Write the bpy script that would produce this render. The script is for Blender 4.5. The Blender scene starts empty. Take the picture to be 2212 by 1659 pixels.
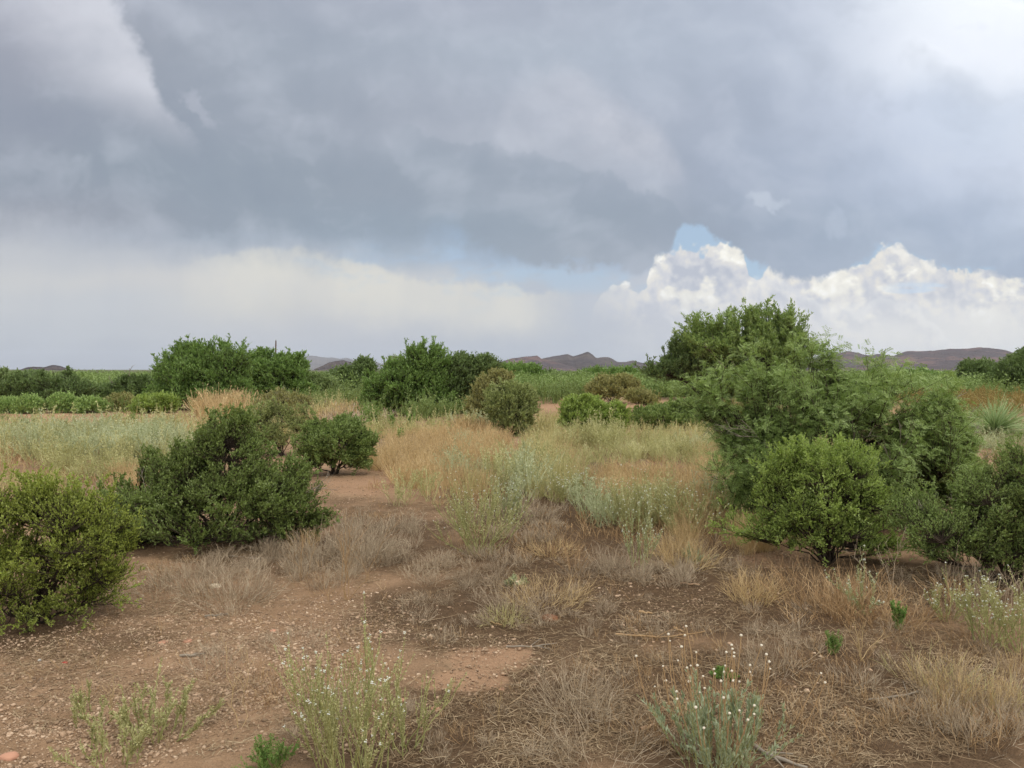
import bpy, math
import numpy as np

SC = bpy.context.scene
COL = SC.collection
F = 1597.6            # focal length in units of a 2212 x 1659 view of the place
CX, CY = 1106.0, 829.5
PITCH = math.radians(0.85)
CAMZ = 1.6

# ------------------------------------------------------------------ camera
cd = bpy.data.cameras.new('camera')
cam = bpy.data.objects.new('camera', cd)
COL.objects.link(cam)
cd.sensor_width = 36.0
cd.lens = 26.0
cd.clip_start = 0.05
cd.clip_end = 40000.0
cam.location = (0, 0, CAMZ)
cam.rotation_euler = (math.pi / 2 - PITCH, 0, 0)
SC.camera = cam

# ------------------------------------------------------------------ colour management
SC.view_settings.view_transform = 'Standard'
SC.view_settings.look = 'None'
SC.view_settings.gamma = 1
SC.view_settings.use_curve_mapping = False
SC.view_settings.exposure = 0.0
SC.cycles.max_bounces = 6
SC.cycles.diffuse_bounces = 3
SC.cycles.glossy_bounces = 1
SC.cycles.transmission_bounces = 3
SC.cycles.volume_bounces = 1
SC.cycles.use_adaptive_sampling = True

SUN_EL, SUN_AZ = 58.0, 130.0       # azimuth clockwise from +Y (the view direction)
SUN_STRENGTH = 1.4
HAZE = 0.000045


def lin(c):
    return tuple(((x / 255.0) / 12.92 if x / 255.0 <= 0.04045 else ((x / 255.0 + 0.055) / 1.055) ** 2.4) for x in c)


# ------------------------------------------------------------------ node helpers
class NT:
    def __init__(s, nt):
        s.nt = nt
        s.n = nt.nodes
        s.l = nt.links

    def put(s, sock, v):
        if isinstance(v, E):
            s.l.new(v.s, sock)
        elif isinstance(v, (tuple, list)):
            sock.default_value = tuple(v) if len(v) == len(sock.default_value) else tuple(v) + (1.0,)
        else:
            sock.default_value = v

    def m(s, op, *a, clamp=False):
        nd = s.n.new('ShaderNodeMath')
        nd.operation = op
        nd.use_clamp = clamp
        for i, v in enumerate(a):
            s.put(nd.inputs[i], v)
        return E(s, nd.outputs[0])

    def mix(s, f, a, b, mode='MIX'):
        nd = s.n.new('ShaderNodeMix')
        nd.data_type = 'RGBA'
        nd.blend_type = mode
        nd.clamp_factor = True
        s.put(nd.inputs[0], f)
        s.put(nd.inputs[6], a)
        s.put(nd.inputs[7], b)
        return E(s, nd.outputs[2])

    def xyz(s, x, y, z=0.0):
        nd = s.n.new('ShaderNodeCombineXYZ')
        for i, v in enumerate((x, y, z)):
            s.put(nd.inputs[i], v)
        return E(s, nd.outputs[0])

    def sep(s, v):
        nd = s.n.new('ShaderNodeSeparateXYZ')
        s.put(nd.inputs[0], v)
        return [E(s, o) for o in nd.outputs]

    def noise(s, v, scale, detail=4, rough=0.55, dist=0.0, col=False, dim='3D'):
        nd = s.n.new('ShaderNodeTexNoise')
        nd.noise_dimensions = dim
        s.put(nd.inputs['Vector'], v)
        nd.inputs['Scale'].default_value = scale
        nd.inputs['Detail'].default_value = detail
        nd.inputs['Roughness'].default_value = rough
        nd.inputs['Distortion'].default_value = dist
        return E(s, nd.outputs[1 if col else 0])

    def voro(s, v, scale, smooth=0.6, detail=2.0):
        nd = s.n.new('ShaderNodeTexVoronoi')
        nd.voronoi_dimensions = '2D'
        nd.feature = 'F1'
        s.put(nd.inputs['Vector'], v)
        nd.inputs['Scale'].default_value = scale
        nd.inputs['Detail'].default_value = detail
        return E(s, nd.outputs[0])

    def curve(s, x, pts):
        nd = s.n.new('ShaderNodeFloatCurve')
        c = nd.mapping.curves[0]
        c.points[0].location = pts[0]
        c.points[1].location = pts[-1]
        for p in pts[1:-1]:
            c.points.new(*p)
        nd.mapping.update()
        s.put(nd.inputs['Value'], x)
        return E(s, nd.outputs[0])

    def ramp(s, x, stops, interp='B_SPLINE'):
        nd = s.n.new('ShaderNodeValToRGB')
        r = nd.color_ramp
        r.interpolation = interp
        r.elements[0].position = stops[0][0]
        r.elements[1].position = stops[-1][0]
        r.elements[0].color = tuple(stops[0][1]) + (1,)
        r.elements[-1].color = tuple(stops[-1][1]) + (1,)
        for p, c in stops[1:-1]:
            e = r.elements.new(p)
            e.color = tuple(c) + (1,)
        s.put(nd.inputs[0], x)
        return E(s, nd.outputs[0])

    def ss(s, x, a, b):
        nd = s.n.new('ShaderNodeMapRange')
        nd.interpolation_type = 'SMOOTHSTEP'
        s.put(nd.inputs[0], x)
        s.put(nd.inputs[1], a)
        s.put(nd.inputs[2], b)
        return E(s, nd.outputs[0])


class E:
    def __init__(s, t, sock):
        s.t = t
        s.s = sock

    def __add__(s, o): return s.t.m('ADD', s, o)
    def __radd__(s, o): return s.t.m('ADD', o, s)
    def __sub__(s, o): return s.t.m('SUBTRACT', s, o)
    def __rsub__(s, o): return s.t.m('SUBTRACT', o, s)
    def __mul__(s, o): return s.t.m('MULTIPLY', s, o)
    def __rmul__(s, o): return s.t.m('MULTIPLY', o, s)
    def __truediv__(s, o): return s.t.m('DIVIDE', s, o)
    def __neg__(s): return s.t.m('MULTIPLY', s, -1.0)


# ------------------------------------------------------------------ world: storm sky over a Nishita sky
def make_world():
    w = bpy.data.worlds.new('World')
    SC.world = w
    w.use_nodes = True
    w.node_tree.nodes.clear()
    T = NT(w.node_tree)

    def N2(v, sc, de=4, ro=0.55, **k):
        return T.noise(v, sc, min(de, 4), ro, dim='2D', **k)
    tc = T.n.new('ShaderNodeTexCoord')
    d = E(T, tc.outputs['Generated'])
    dx, dy, dz = T.sep(d)
    yy = T.m('MAXIMUM', dy, 0.12)
    X = 1.106 + (dx / yy) * 1.5976
    Y = 0.8058 - (dz / yy) * 1.5976
    # drifted coordinates: clouds have no straight contours
    p0 = T.xyz(X, Y)
    n1 = T.sep(N2(p0, 2.6, 5, 0.55, col=True))
    n2 = T.sep(N2(T.xyz(X + 3.3, Y), 9.0, 6, 0.6, col=True))
    n3 = T.sep(N2(T.xyz(X + 7.7, Y), 34.0, 5, 0.62, col=True))
    Xa = X + (n1[0] - 0.5) * 0.14 + (n2[0] - 0.5) * 0.035
    Ya = Y + (n1[1] - 0.5) * 0.10 + (n2[1] - 0.5) * 0.030
    Xb = X + (n2[0] - 0.5) * 0.085 + (n3[0] - 0.5) * 0.016
    Yb = Y + (n2[1] - 0.5) * 0.080 + (n3[1] - 0.5) * 0.016

    def rows(defs, xx, yyv):
        xn = T.m('DIVIDE', xx, 2.212, clamp=True)
        c = None
        prev = None
        for yk, stops in defs:
            r = T.ramp(xn, [(px / 2212.0, lin(cc)) for px, cc in stops])
            if c is None:
                c = r
            else:
                c = T.mix(T.ss(yyv, prev, yk), c, r)
            prev = yk
        return c

    deck = rows([
        (-0.25, [(0, (206, 208, 218)), (300, (190, 193, 204)), (1000, (192, 196, 208)), (1700, (205, 210, 222)), (2212, (240, 242, 250))]),
        (0.00, [(0, (160, 162, 176)), (260, (157, 162, 177)), (420, (155, 161, 176)), (700, (160, 166, 181)), (1000, (165, 170, 186)), (1300, (170, 177, 192)), (1550, (166, 174, 192)), (1800, (198, 204, 220)), (2000, (232, 236, 246)), (2212, (246, 248, 252))]),
        (0.12, [(0, (150, 153, 168)), (300, (148, 154, 168)), (600, (152, 160, 175)), (900, (160, 167, 182)), (1200, (169, 177, 192)), (1500, (168, 176, 193)), (1700, (176, 184, 202)), (1900, (214, 219, 233)), (2050, (234, 237, 247)), (2212, (232, 235, 246))]),
        (0.25, [(0, (140, 146, 162)), (300, (143, 150, 165)), (600, (147, 155, 170)), (900, (156, 162, 177)), (1200, (171, 177, 192)), (1500, (160, 168, 186)), (1700, (164, 173, 192)), (1900, (196, 203, 221)), (2100, (196, 205, 223)), (2212, (204, 211, 227))]),
        (0.38, [(0, (140, 147, 162)), (300, (137, 147, 162)), (600, (139, 149, 164)), (900, (144, 153, 168)), (1200, (150, 158, 173)), (1450, (158, 166, 184)), (1650, (156, 166, 186)), (1850, (168, 178, 198)), (2000, (186, 195, 215)), (2212, (200, 207, 224))]),
        (0.48, [(0, (144, 149, 163)), (200, (144, 149, 163)), (400, (139, 148, 163)), (700, (138, 150, 166)), (1000, (142, 154, 170)), (1250, (143, 153, 168)), (1450, (149, 158, 175)), (1700, (148, 160, 180)), (1900, (158, 170, 190)), (2080, (160, 172, 194)), (2212, (190, 199, 217))]),
        (0.575, [(0, (166, 170, 182)), (300, (158, 165, 180)), (700, (150, 162, 178)), (1000, (148, 160, 176)), (1300, (150, 158, 172)), (1500, (155, 164, 181)), (1750, (152, 164, 184)), (1950, (172, 182, 200)), (2100, (156, 169, 190)), (2212, (162, 174, 195))]),
    ], Xa, Ya)
    low = rows([
        (0.50, [(0, (186, 190, 198)), (300, (170, 180, 194)), (500, (176, 188, 202)), (900, (164, 182, 204)), (1050, (150, 180, 210)), (1300, (165, 180, 200)), (1600, (150, 185, 222)), (2212, (215, 220, 230))]),
        (0.56, [(0, (196, 199, 204)), (300, (188, 193, 201)), (600, (196, 200, 206)), (850, (180, 190, 202)), (1080, (158, 182, 208)), (1300, (166, 180, 198)), (1450, (170, 185, 206)), (1650, (168, 192, 224)), (2212, (205, 210, 222))]),
        (0.61, [(0, (202, 204, 206)), (300, (203, 204, 206)), (600, (208, 208, 207)), (950, (204, 206, 208)), (1120, (184, 194, 206)), (1300, (180, 190, 204)), (1450, (196, 201, 210)), (1700, (226, 228, 232)), (2000, (222, 226, 233)), (2212, (214, 220, 230))]),
        (0.66, [(0, (198, 201, 205)), (250, (194, 199, 206)), (450, (205, 206, 206)), (700, (209, 208, 204)), (950, (198, 201, 206)), (1150, (178, 188, 202)), (1350, (196, 200, 208)), (1600, (214, 217, 224)), (1850, (234, 234, 233)), (2212, (230, 231, 231))]),
        (0.73, [(0, (188, 193, 201)), (300, (190, 195, 202)), (600, (196, 198, 203)), (900, (190, 194, 202)), (1150, (178, 187, 200)), (1400, (190, 195, 205)), (1650, (220, 222, 226)), (1900, (233, 233, 231)), (2212, (232, 232, 230))]),
        (0.80, [(0, (164, 169, 182)), (400, (174, 179, 190)), (800, (182, 187, 197)), (1150, (176, 183, 195)), (1450, (180, 186, 198)), (1700, (222, 224, 228)), (2212, (232, 232, 231))]),
    ], X + (n1[0] - 0.5) * 0.10 + (n2[0] - 0.5) * 0.03, Y + (n1[2] - 0.5) * 0.06 + (n2[2] - 0.5) * 0.03)
    xn = T.m('DIVIDE', X, 2.212, clamp=True)

    # wispy tops of the far cream bank (left, below the deck)
    bank_top = T.curve(xn, [(0, .30), (.16, .335), (.20, .330), (.28, .318), (.36, .345), (.44, .360), (.485, .366), (.52, .375), (.565, .372), (.60, .41), (1, .42)])
    bd = Yb - bank_top * 1.659
    bank_fac = T.ss(bd, 0.0, 0.022) * (1.0 - T.ss(bd, 0.05, 0.16)) * T.ss(Xb, 0.35, 0.55) * (1.0 - T.ss(Xb, 1.10, 1.27))
    low = T.mix(bank_fac * 0.85, low, lin((222, 220, 212)))
    low = T.mix(T.ss(Y, 0.70, 0.80) * (1.0 - T.ss(X, 1.2, 1.5)) * 0.5, low, lin((158, 166, 182)))
    # rain shafts
    rain = N2(T.xyz(X + Y * 0.10, Y * 0.12), 7.0, 3, 0.5)
    low = T.mix(T.ss(rain, 0.42, 0.72) * 0.15 * (1.0 - T.ss(X, 1.2, 1.5)), low, lin((176, 183, 196)))

    # blue gaps show the clear sky behind
    sky = T.n.new('ShaderNodeTexSky')
    sky.sky_type = 'NISHITA'
    sky.sun_disc = False
    sky.sun_elevation = math.radians(SUN_EL)
    sky.sun_rotation = math.radians(SUN_AZ)
    blue = T.mix(0.62, E(T, sky.outputs[0]), (4.8, 6.4, 8.3))
    K = 10.0

    # cumulus bank on the right
    def bump(xx, yyv, sc, z):
        v = T.xyz(xx + z, yyv)
        return N2(v, sc, 3, 0.58) * 0.70 + (1.0 - T.voro(v, sc * 1.1, 0.75, 2.0)) * 0.30

    cumtop = T.curve(xn, [(0, .9), (.55, .9), (.575, .40), (.60, .360), (.625, .362), (.640, .33), (.655, .313), (.68, .305), (.712, .308), (.727, .325), (.736, .350), (.75, .338), (.79, .338), (.815, .335), (.84, .328), (.852, .316), (.862, .309), (.873, .312), (.886, .322), (.90, .330), (.93, .335), (1, .325)])
    h0 = bump(X, Y, 11.0, 2.0)
    h1 = bump(X - 0.010, Y + 0.014, 11.0, 2.0)
    hb = N2(T.xyz(X + 5.0, Y), 5.0, 3, 0.5)
    cd_ = (Y + (h0 - 0.62) * 0.10 + (n3[1] - 0.5) * 0.012) - cumtop * 1.659
    cum_mask = T.ss(cd_ + (T.noise(T.xyz(X, Y), 60.0, 3, 0.6, dim='2D') - 0.5) * 0.014, -0.003, 0.006)
    light = T.m('MULTIPLY', (h0 - h1) * 1.3 + (T.noise(T.xyz(X + 3.0, Y), 48.0, 3, 0.6, dim='2D') - 0.5) * 0.12, 3.0)
    rim = 1.0 - T.ss(cd_, 0.0, 0.055)
    sh = T.m('ADD', 0.42 + rim * 0.45, light, clamp=True)
    fine = N2(T.xyz(X + 3.0, Y), 48.0, 3, 0.6)
    hp = N2(T.xyz(X * 0.9 + 6.0, Y * 1.5), 7.0, 4, 0.62) + (h0 - 0.6) * 0.5
    puff = T.m('ADD', T.ss(hp, 0.44, 0.57), rim * 0.55 * T.ss(h0, 0.35, 0.55), clamp=True)
    cumb = T.ramp(T.m('ADD', sh * 0.9 + 0.05, (fine - 0.5) * 0.5 + (hb - 0.5) * 0.8, clamp=True), [(0.0, lin((188, 194, 207))), (0.5, lin((212, 214, 220))), (1.0, lin((234, 231, 224)))], 'LINEAR')
    cumc = T.mix(puff, cumb, T.ramp(T.m('ADD', sh * 0.7 + 0.12, (fine - 0.5) * 0.5, clamp=True), [(0.0, lin((220, 219, 220))), (0.4, lin((238, 236, 228))), (0.75, lin((251, 249, 240))), (1.0, (1.08, 1.08, 1.06))], 'LINEAR'))
    # lower part of the bank melts into pale haze
    fade = T.ss(Y, 0.60, 0.72)
    cum_low = T.mix(fade * 0.9, cumc, low)
    cum_w = T.ss(X, 1.22, 1.42)

    # gaps of blue: in the low field where noise is low
    g = N2(T.xyz(X * 0.7 + 9.0, Y * 1.6), 6.0, 5, 0.6)
    gapz = T.ss(g + (T.ss(X, 0.85, 1.15) * 0.08), 0.50, 0.68) * T.ss(Y, 0.47, 0.53) * (1.0 - T.ss(Y, 0.56, 0.70)) * T.ss(X, 0.45, 1.0)
    bluek = T.mix(1.0, blue, (1.0 / K, 1.0 / K, 1.0 / K), 'MULTIPLY')
    low2 = T.mix(gapz * 0.75, low, bluek)
    low1 = low2
    right_open = T.ss(X, 1.40, 1.46) * (1.0 - T.ss(Y, 0.62, 0.66))
    low2 = T.mix(right_open, low2, bluek)
    low2 = T.mix(cum_mask * cum_w, low2, cum_low)
    # long thin blue streaks above the right hills
    st = T.ss(N2(T.xyz(X * 0.55 + 4.0, Y * 3.0), 7.0, 5, 0.6), 0.56, 0.66) * T.ss(Y, 0.60, 0.62) * (1.0 - T.ss(Y, 0.645, 0.68)) * T.ss(X, 1.85, 1.98)
    low2 = T.mix(st * 0.55, low2, lin((196, 219, 242)))
    # second, nearer cumulus heads
    cum2 = T.curve(xn, [(0, .95), (.615, .95), (.63, .395), (.655, .39), (.668, .43), (.69, .395), (.72, .385), (.735, .352), (.76, .349), (.79, .372), (.83, .385), (.86, .362), (.89, .370), (.905, .40), (.95, .44), (1, .46)])
    cd2 = (Y + (h1 - 0.62) * 0.12) - cum2 * 1.659
    m2 = T.ss(cd2, -0.006, 0.012) * cum_w * T.ss(Xb, 1.405, 1.47) * (1.0 - T.ss(cd2, 0.03, 0.10))
    low2 = T.mix(m2 * 0.25, low2, T.mix(1.0 - T.ss(cd2, 0.0, 0.05), cumc, (0.98, 0.98, 0.95)))

    # ---- the dark deck: lobes with soft lit shoulders
    yn = T.m('DIVIDE', Y, 1.659, clamp=True)
    # upper-left bright shoulder
    e1 = T.curve(yn, [(0, .118), (.03, .126), (.07, .145), (.10, .155), (.13, .160), (.17, .185), (.25, .22), (1, .3)])
    d1 = e1 * 2.212 - (Xb + (n3[2] - 0.5) * 0.01)
    r1 = bump(Xa, Ya, 5.0, 11.0) - bump(Xa + 0.03, Ya - 0.03, 5.0, 11.0)
    f1 = T.ss(d1, -0.008, 0.030) * (1.0 - T.ss(d1, 0.05, 0.36)) * (1.0 - T.ss(Y - X * 0.45, 0.02, 0.17))
    deck = T.mix(f1 * 0.9, deck, lin((196, 197, 208)))
    deck = T.mix(T.ss(d1, -0.008, 0.030) * (1.0 - T.ss(d1, 0.0, 0.30)) * 0.35 * (1.0 - T.ss(Y, 0.15, 0.28)), deck, lin((205, 206, 216)))
    # middle lobe shoulder
    e2 = T.curve(xn, [(0, .9), (.47, .22), (.50, .12), (.55, .085), (.58, .11), (.61, .135), (.64, .165), (.66, .205), (.675, .25), (.70, .30), (.72, .9), (1, .95)])
    d2 = Yb - e2 * 1.659
    f2 = T.ss(d2, -0.03, 0.05) * (1.0 - T.ss(d2, 0.04, 0.24)) * T.ss(X, 1.00, 1.24) * (1.0 - T.ss(Y, 0.30, 0.44))
    deck = T.mix(f2 * 0.8 * (0.55 + T.ss(N2(T.xyz(Xb + 2.0, Yb), 7.0, 4, 0.6), 0.35, 0.65) * 0.45), deck, lin((196, 197, 208)))
    e3 = T.curve(xn, [(0, .20), (.30, .19), (.385, .172), (.46, .186), (.51, .186), (.54, .205), (.60, .232), (.65, .262), (.68, .285), (.72, .30), (1, .30)])
    d3 = Yb - e3 * 1.659
    f3 = T.ss(d3, -0.02, 0.05) * (1.0 - T.ss(d3, 0.02, 0.22)) * T.ss(X, 0.75, 0.95) * (1.0 - T.ss(X, 1.44, 1.56))
    deck = T.mix(f3 * 0.42, deck, lin((141, 152, 168)))
    f3b = T.ss(d3, -0.06, 0.0) * (1.0 - T.ss(d3, 0.0, 0.012)) * T.ss(X, 0.8, 1.0) * (1.0 - T.ss(X, 1.40, 1.52))
    deck = T.mix(f3b * 0.22, deck, lin((190, 193, 205)))
    # two stray scraps of lit vapour
    def scrap(x0, y0, rx, ry, sl):
        xx_ = Xb + (n3[2] - 0.5) * 0.03
        yy_ = Yb + (n2[2] - 0.5) * 0.03
        a = (xx_ - x0) / rx
        b = (yy_ - y0 - (xx_ - x0) * sl) / ry
        return 1.0 - T.ss(a * a + b * b, 0.1, 1.0)
    deck = T.mix(scrap(0.432, 0.235, 0.045, 0.03, 0.9) * 0.45, deck, lin((178, 181, 195)))
    deck = T.mix(scrap(1.648, 0.438, 0.062, 0.018, 0.38) * 0.42, deck, lin((196, 203, 217)))
    deck = T.mix(scrap(1.80, 0.47, 0.03, 0.045, 0.1) * 0.25, deck, lin((190, 199, 216)))
    # soft relief everywhere in the deck
    relief = N2(T.xyz(Xa + 15.0, Ya * 1.3), 3.6, 6, 0.55) - N2(T.xyz(Xa + 14.965, Ya * 1.3 + 0.05), 3.6, 6, 0.55)
    deck = T.mix(T.m('MULTIPLY', relief, 0.85, clamp=True), deck, lin((214, 218, 230)))
    deck = T.mix(T.m('MULTIPLY', relief, -0.75, clamp=True), deck, lin((116, 128, 148)))

    edge = T.curve(xn, [(0, .292), (.06, .300), (.12, .312), (.18, .318), (.25, .325), (.32, .328), (.40, .330), (.43, .312), (.445, .308), (.46, .325), (.49, .340), (.54, .348), (.60, .350), (.635, .345), (.655, .325), (.663, .303), (.672, .294), (.688, .291), (.696, .305), (.71, .320), (.73, .340), (.77, .356), (.80, .362), (.83, .352), (.85, .333), (.866, .318), (.878, .322), (.89, .340), (.92, .350), (.96, .356), (1, .358)])
    de = edge * 1.659 - (Yb + (n3[1] - 0.5) * 0.022)
    soft = 0.012 + (1.0 - T.ss(X, 0.9, 1.25)) * 0.055
    dm = T.ss(de, T.m('MULTIPLY', soft, -1.0), soft)
    # everything outside the view: bright broken overcast overhead
    ov = T.noise(d, 2.2, 3, 0.55)
    over = T.ramp(ov, [(0.3, (0.78, 0.84, 0.94)), (0.5, (1.14, 1.14, 1.14)), (0.7, (1.95, 1.85, 1.7))], 'LINEAR')
    w_front = T.ss(dy, 0.25, 0.55)
    w_high = 1.0 - T.ss(dz, 0.50, 0.75)
    over = T.mix(T.ss(-dz, 0.0, 0.05), over, lin((150, 140, 128)))

    def bg(c):
        b = T.n.new('ShaderNodeBackground')
        b.inputs['Strength'].default_value = 0.1
        T.put(b.inputs['Color'], T.mix(1.0, c, (K, K, K), 'MULTIPLY'))
        return E(T, b.outputs[0])

    def ms(f, a, b):
        nd = T.n.new('ShaderNodeMixShader')
        T.put(nd.inputs[0], f)
        T.put(nd.inputs[1], a)
        T.put(nd.inputs[2], b)
        return E(T, nd.outputs[0])

    low_sh = ms(T.ss(X, 1.20, 1.26), bg(low1), bg(low2))
    deck = T.mix(1.0, deck, (1.12, 1.14, 1.12), 'MULTIPLY')
    fr = ms(dm, low_sh, bg(deck))
    o = T.n.new('ShaderNodeOutputWorld')
    T.put(o.inputs[0], ms(w_front * w_high, bg(over), fr))
    w.cycles.sampling_method = 'NONE'


make_world()

sl = bpy.data.lights.new('sun', 'SUN')
sl.energy = SUN_STRENGTH
sl.angle = math.radians(22)
sl.color = (1.0, 0.95, 0.86)
so = bpy.data.objects.new('sun', sl)
COL.objects.link(so)
el, az = math.radians(SUN_EL), math.radians(SUN_AZ)
from mathutils import Vector
sd = Vector((math.sin(az) * math.cos(el), math.cos(az) * math.cos(el), math.sin(el)))
so.rotation_euler = sd.to_track_quat('Z', 'Y').to_euler()
so.location = (20, -20, 60)

# ================================================================== numpy geometry kit
RNG = np.random.default_rng(11)


def rnd(a, b, n):
    return RNG.uniform(a, b, n)


def _h(ix, iy, iz, seed):
    n = (ix * 374761393 + iy * 668265263 + iz * 2147483647 + seed * 974634777) & 0xFFFFFFFF
    n = ((n ^ (n >> 13)) * 1274126177) & 0xFFFFFFFF
    return ((n ^ (n >> 16)) & 0xFFFF) / 65535.0


def vnoise(p, seed=0):
    p = np.asarray(p, dtype=np.float64)
    if p.shape[-1] == 2:
        p = np.concatenate([p, np.zeros(p.shape[:-1] + (1,))], -1)
    i = np.floor(p).astype(np.int64)
    f = p - i
    f = f * f * (3 - 2 * f)
    out = 0
    for a in (0, 1):
        for b in (0, 1):
            for c in (0, 1):
                w = (f[..., 0] if a else 1 - f[..., 0]) * (f[..., 1] if b else 1 - f[..., 1]) * (f[..., 2] if c else 1 - f[..., 2])
                out = out + w * _h(i[..., 0] + a, i[..., 1] + b, i[..., 2] + c, seed)
    return out


def fbm(p, seed=0, oct=4, gain=0.5):
    p = np.asarray(p, dtype=np.float64)
    a, t, s = 1.0, 0.0, 0.0
    for k in range(oct):
        t = t + a * vnoise(p * (2.0 ** k), seed + k)
        s += a
        a *= gain
    return t / s


def sstep(x, a, b):
    t = np.clip((x - a) / (b - a), 0, 1)
    return t * t * (3 - 2 * t)


def height(x, y):
    x = np.asarray(x, float)
    y = np.asarray(y, float)
    r = np.hypot(x, y)
    p = np.stack([x, y], -1)
    h = 0.05 * (fbm(p / 1.7, 3, 3) - 0.5) * sstep(r, 0.5, 3.0)
    h = h + 0.22 * (fbm(p / 14.0 + 5, 9, 3) - 0.5) * sstep(r, 9, 30)
    for cx, cy, rx, ry, a in ((2.2, 26, 3.0, 2.6, 0.30), (8.2, 28, 4.5, 3.2, 0.45), (4.6, 38, 9, 5, 0.35), (-2.5, 21, 3, 2.5, 0.15)):
        h = h + a * np.exp(-((x - cx) / rx) ** 2 - ((y - cy) / ry) ** 2)
    h = h + 0.0042 * np.clip(r - 250, 0, 1e9) * sstep(r, 250, 700)
    return h


CP, SP = math.cos(PITCH), math.sin(PITCH)


def ray(X, Y):
    X = np.asarray(X, float)
    Y = np.asarray(Y, float)
    a = (X - CX) / F
    b = (CY - Y) / F
    # camera forward = (0, cos, -sin), up = (0, sin, cos)
    return np.stack([a, CP + b * SP, -SP + b * CP], -1)


def ground_at(X, Y):
    d = ray(X, Y)
    dz = np.minimum(d[..., 2], -0.0015)
    t = CAMZ / -dz
    for k in range(14):
        h = height(d[..., 0] * t, d[..., 1] * t)
        t = 0.4 * t + 0.6 * (CAMZ - h) / -dz
        t = np.clip(t, 0.5, 4000)
    p = d * t[..., None]
    p[..., 2] = height(p[..., 0], p[..., 1])
    return p


def at(X, Y, depth):
    d = ray(X, Y)
    p = d * (depth / d[..., 1])[..., None] if np.ndim(depth) or np.ndim(X) else d * (depth / d[1])
    p = np.array(p)
    p[..., 2] += CAMZ
    return p


def to_view(p):
    x, y, z = p[..., 0], p[..., 1], p[..., 2] - CAMZ
    fw = y * CP - z * SP
    up = y * SP + z * CP
    fw = np.where(fw > 0.1, fw, 0.1)
    return CX + F * x / fw, CY - F * up / fw


def nrm(v):
    return v / np.maximum(np.linalg.norm(v, axis=-1, keepdims=True), 1e-9)


class MB:
    def __init__(s):
        s.v = []
        s.q = []
        s.t = []
        s.n = 0

    def add(s, v, q=None, t=None):
        v = np.asarray(v, np.float32).reshape(-1, 3)
        if q is not None and len(q):
            s.q.append(np.asarray(q, np.int32).reshape(-1, 4) + s.n)
        if t is not None and len(t):
            s.t.append(np.asarray(t, np.int32).reshape(-1, 3) + s.n)
        s.v.append(v)
        s.n += len(v)

    def arrays(s):
        v = np.concatenate(s.v) if s.v else np.zeros((0, 3), np.float32)
        q = np.concatenate(s.q) if s.q else np.zeros((0, 4), np.int32)
        t = np.concatenate(s.t) if s.t else np.zeros((0, 3), np.int32)
        return v, q, t

    def mesh(s, name, mat, smooth=False):
        v, q, t = s.arrays()
        me = bpy.data.meshes.new(name)
        me.vertices.add(len(v))
        me.vertices.foreach_set('co', v.astype(np.float32).ravel())
        nl = len(q) * 4 + len(t) * 3
        me.loops.add(nl)
        me.loops.foreach_set('vertex_index', np.concatenate([q.ravel(), t.ravel()]).astype(np.int32))
        me.polygons.add(len(q) + len(t))
        st = np.concatenate([np.arange(len(q)) * 4, len(q) * 4 + np.arange(len(t)) * 3]).astype(np.int32)
        me.polygons.foreach_set('loop_start', st)
        if smooth:
            me.polygons.foreach_set('use_smooth', np.ones(len(q) + len(t), bool))
        me.update(calc_edges=True)
        if mat is not None:
            me.materials.append(mat)
        return me

    def build(s, name, mat, parent=None, smooth=False, world=None):
        """world: origin of the thing; vertices are in world space and are moved to it"""
        me = s.mesh(name, mat, smooth)
        o = bpy.data.objects.new(name, me)
        COL.objects.link(o)
        if parent is not None:
            o.parent = parent
            if world is None:
                world = parent.location
            me.transform(__import__('mathutils').Matrix.Translation((-world[0], -world[1], -world[2])))
        elif world is not None:
            me.transform(__import__('mathutils').Matrix.Translation((-world[0], -world[1], -world[2])))
            o.location = world
        return o


def empty(name, label, cat, loc, group=None):
    o = bpy.data.objects.new(name, None)
    o.empty_display_size = 0.1
    COL.objects.link(o)
    o.location = tuple(float(c) for c in loc)
    return tag(o, label, cat, group)


def tag(o, label=None, cat=None, group=None, kind=None):
    if label:
        o['label'] = label
    if cat:
        o['category'] = cat
    if group:
        o['group'] = group
    if kind:
        o['kind'] = kind
    return o


def tubes(mb, P, R, S=4):
    """P (N,K,3) paths, R (N,K) radii"""
    P = np.asarray(P, float)
    N, K, _ = P.shape
    if N == 0:
        return
    R = np.broadcast_to(np.asarray(R, float), (N, K))
    T = np.gradient(P, axis=1)
    T = nrm(T)
    ref = np.where(np.abs(T[:, :1, 2:3]) > 0.9, np.array([1.0, 0, 0]), np.array([0, 0, 1.0]))
    ref = np.broadcast_to(ref, T.shape)
    A = nrm(np.cross(T, ref))
    B = np.cross(T, A)
    th = np.arange(S) * 2 * np.pi / S
    ring = P[:, :, None] + R[:, :, None, None] * (A[:, :, None] * np.cos(th)[None, None, :, None] + B[:, :, None] * np.sin(th)[None, None, :, None])
    idx = np.arange(N * K * S).reshape(N, K, S)
    a = idx[:, :-1]
    b = idx[:, 1:]
    q = np.stack([a, np.roll(a, -1, 2), np.roll(b, -1, 2), b], -1)
    mb.add(ring, q)


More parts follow.
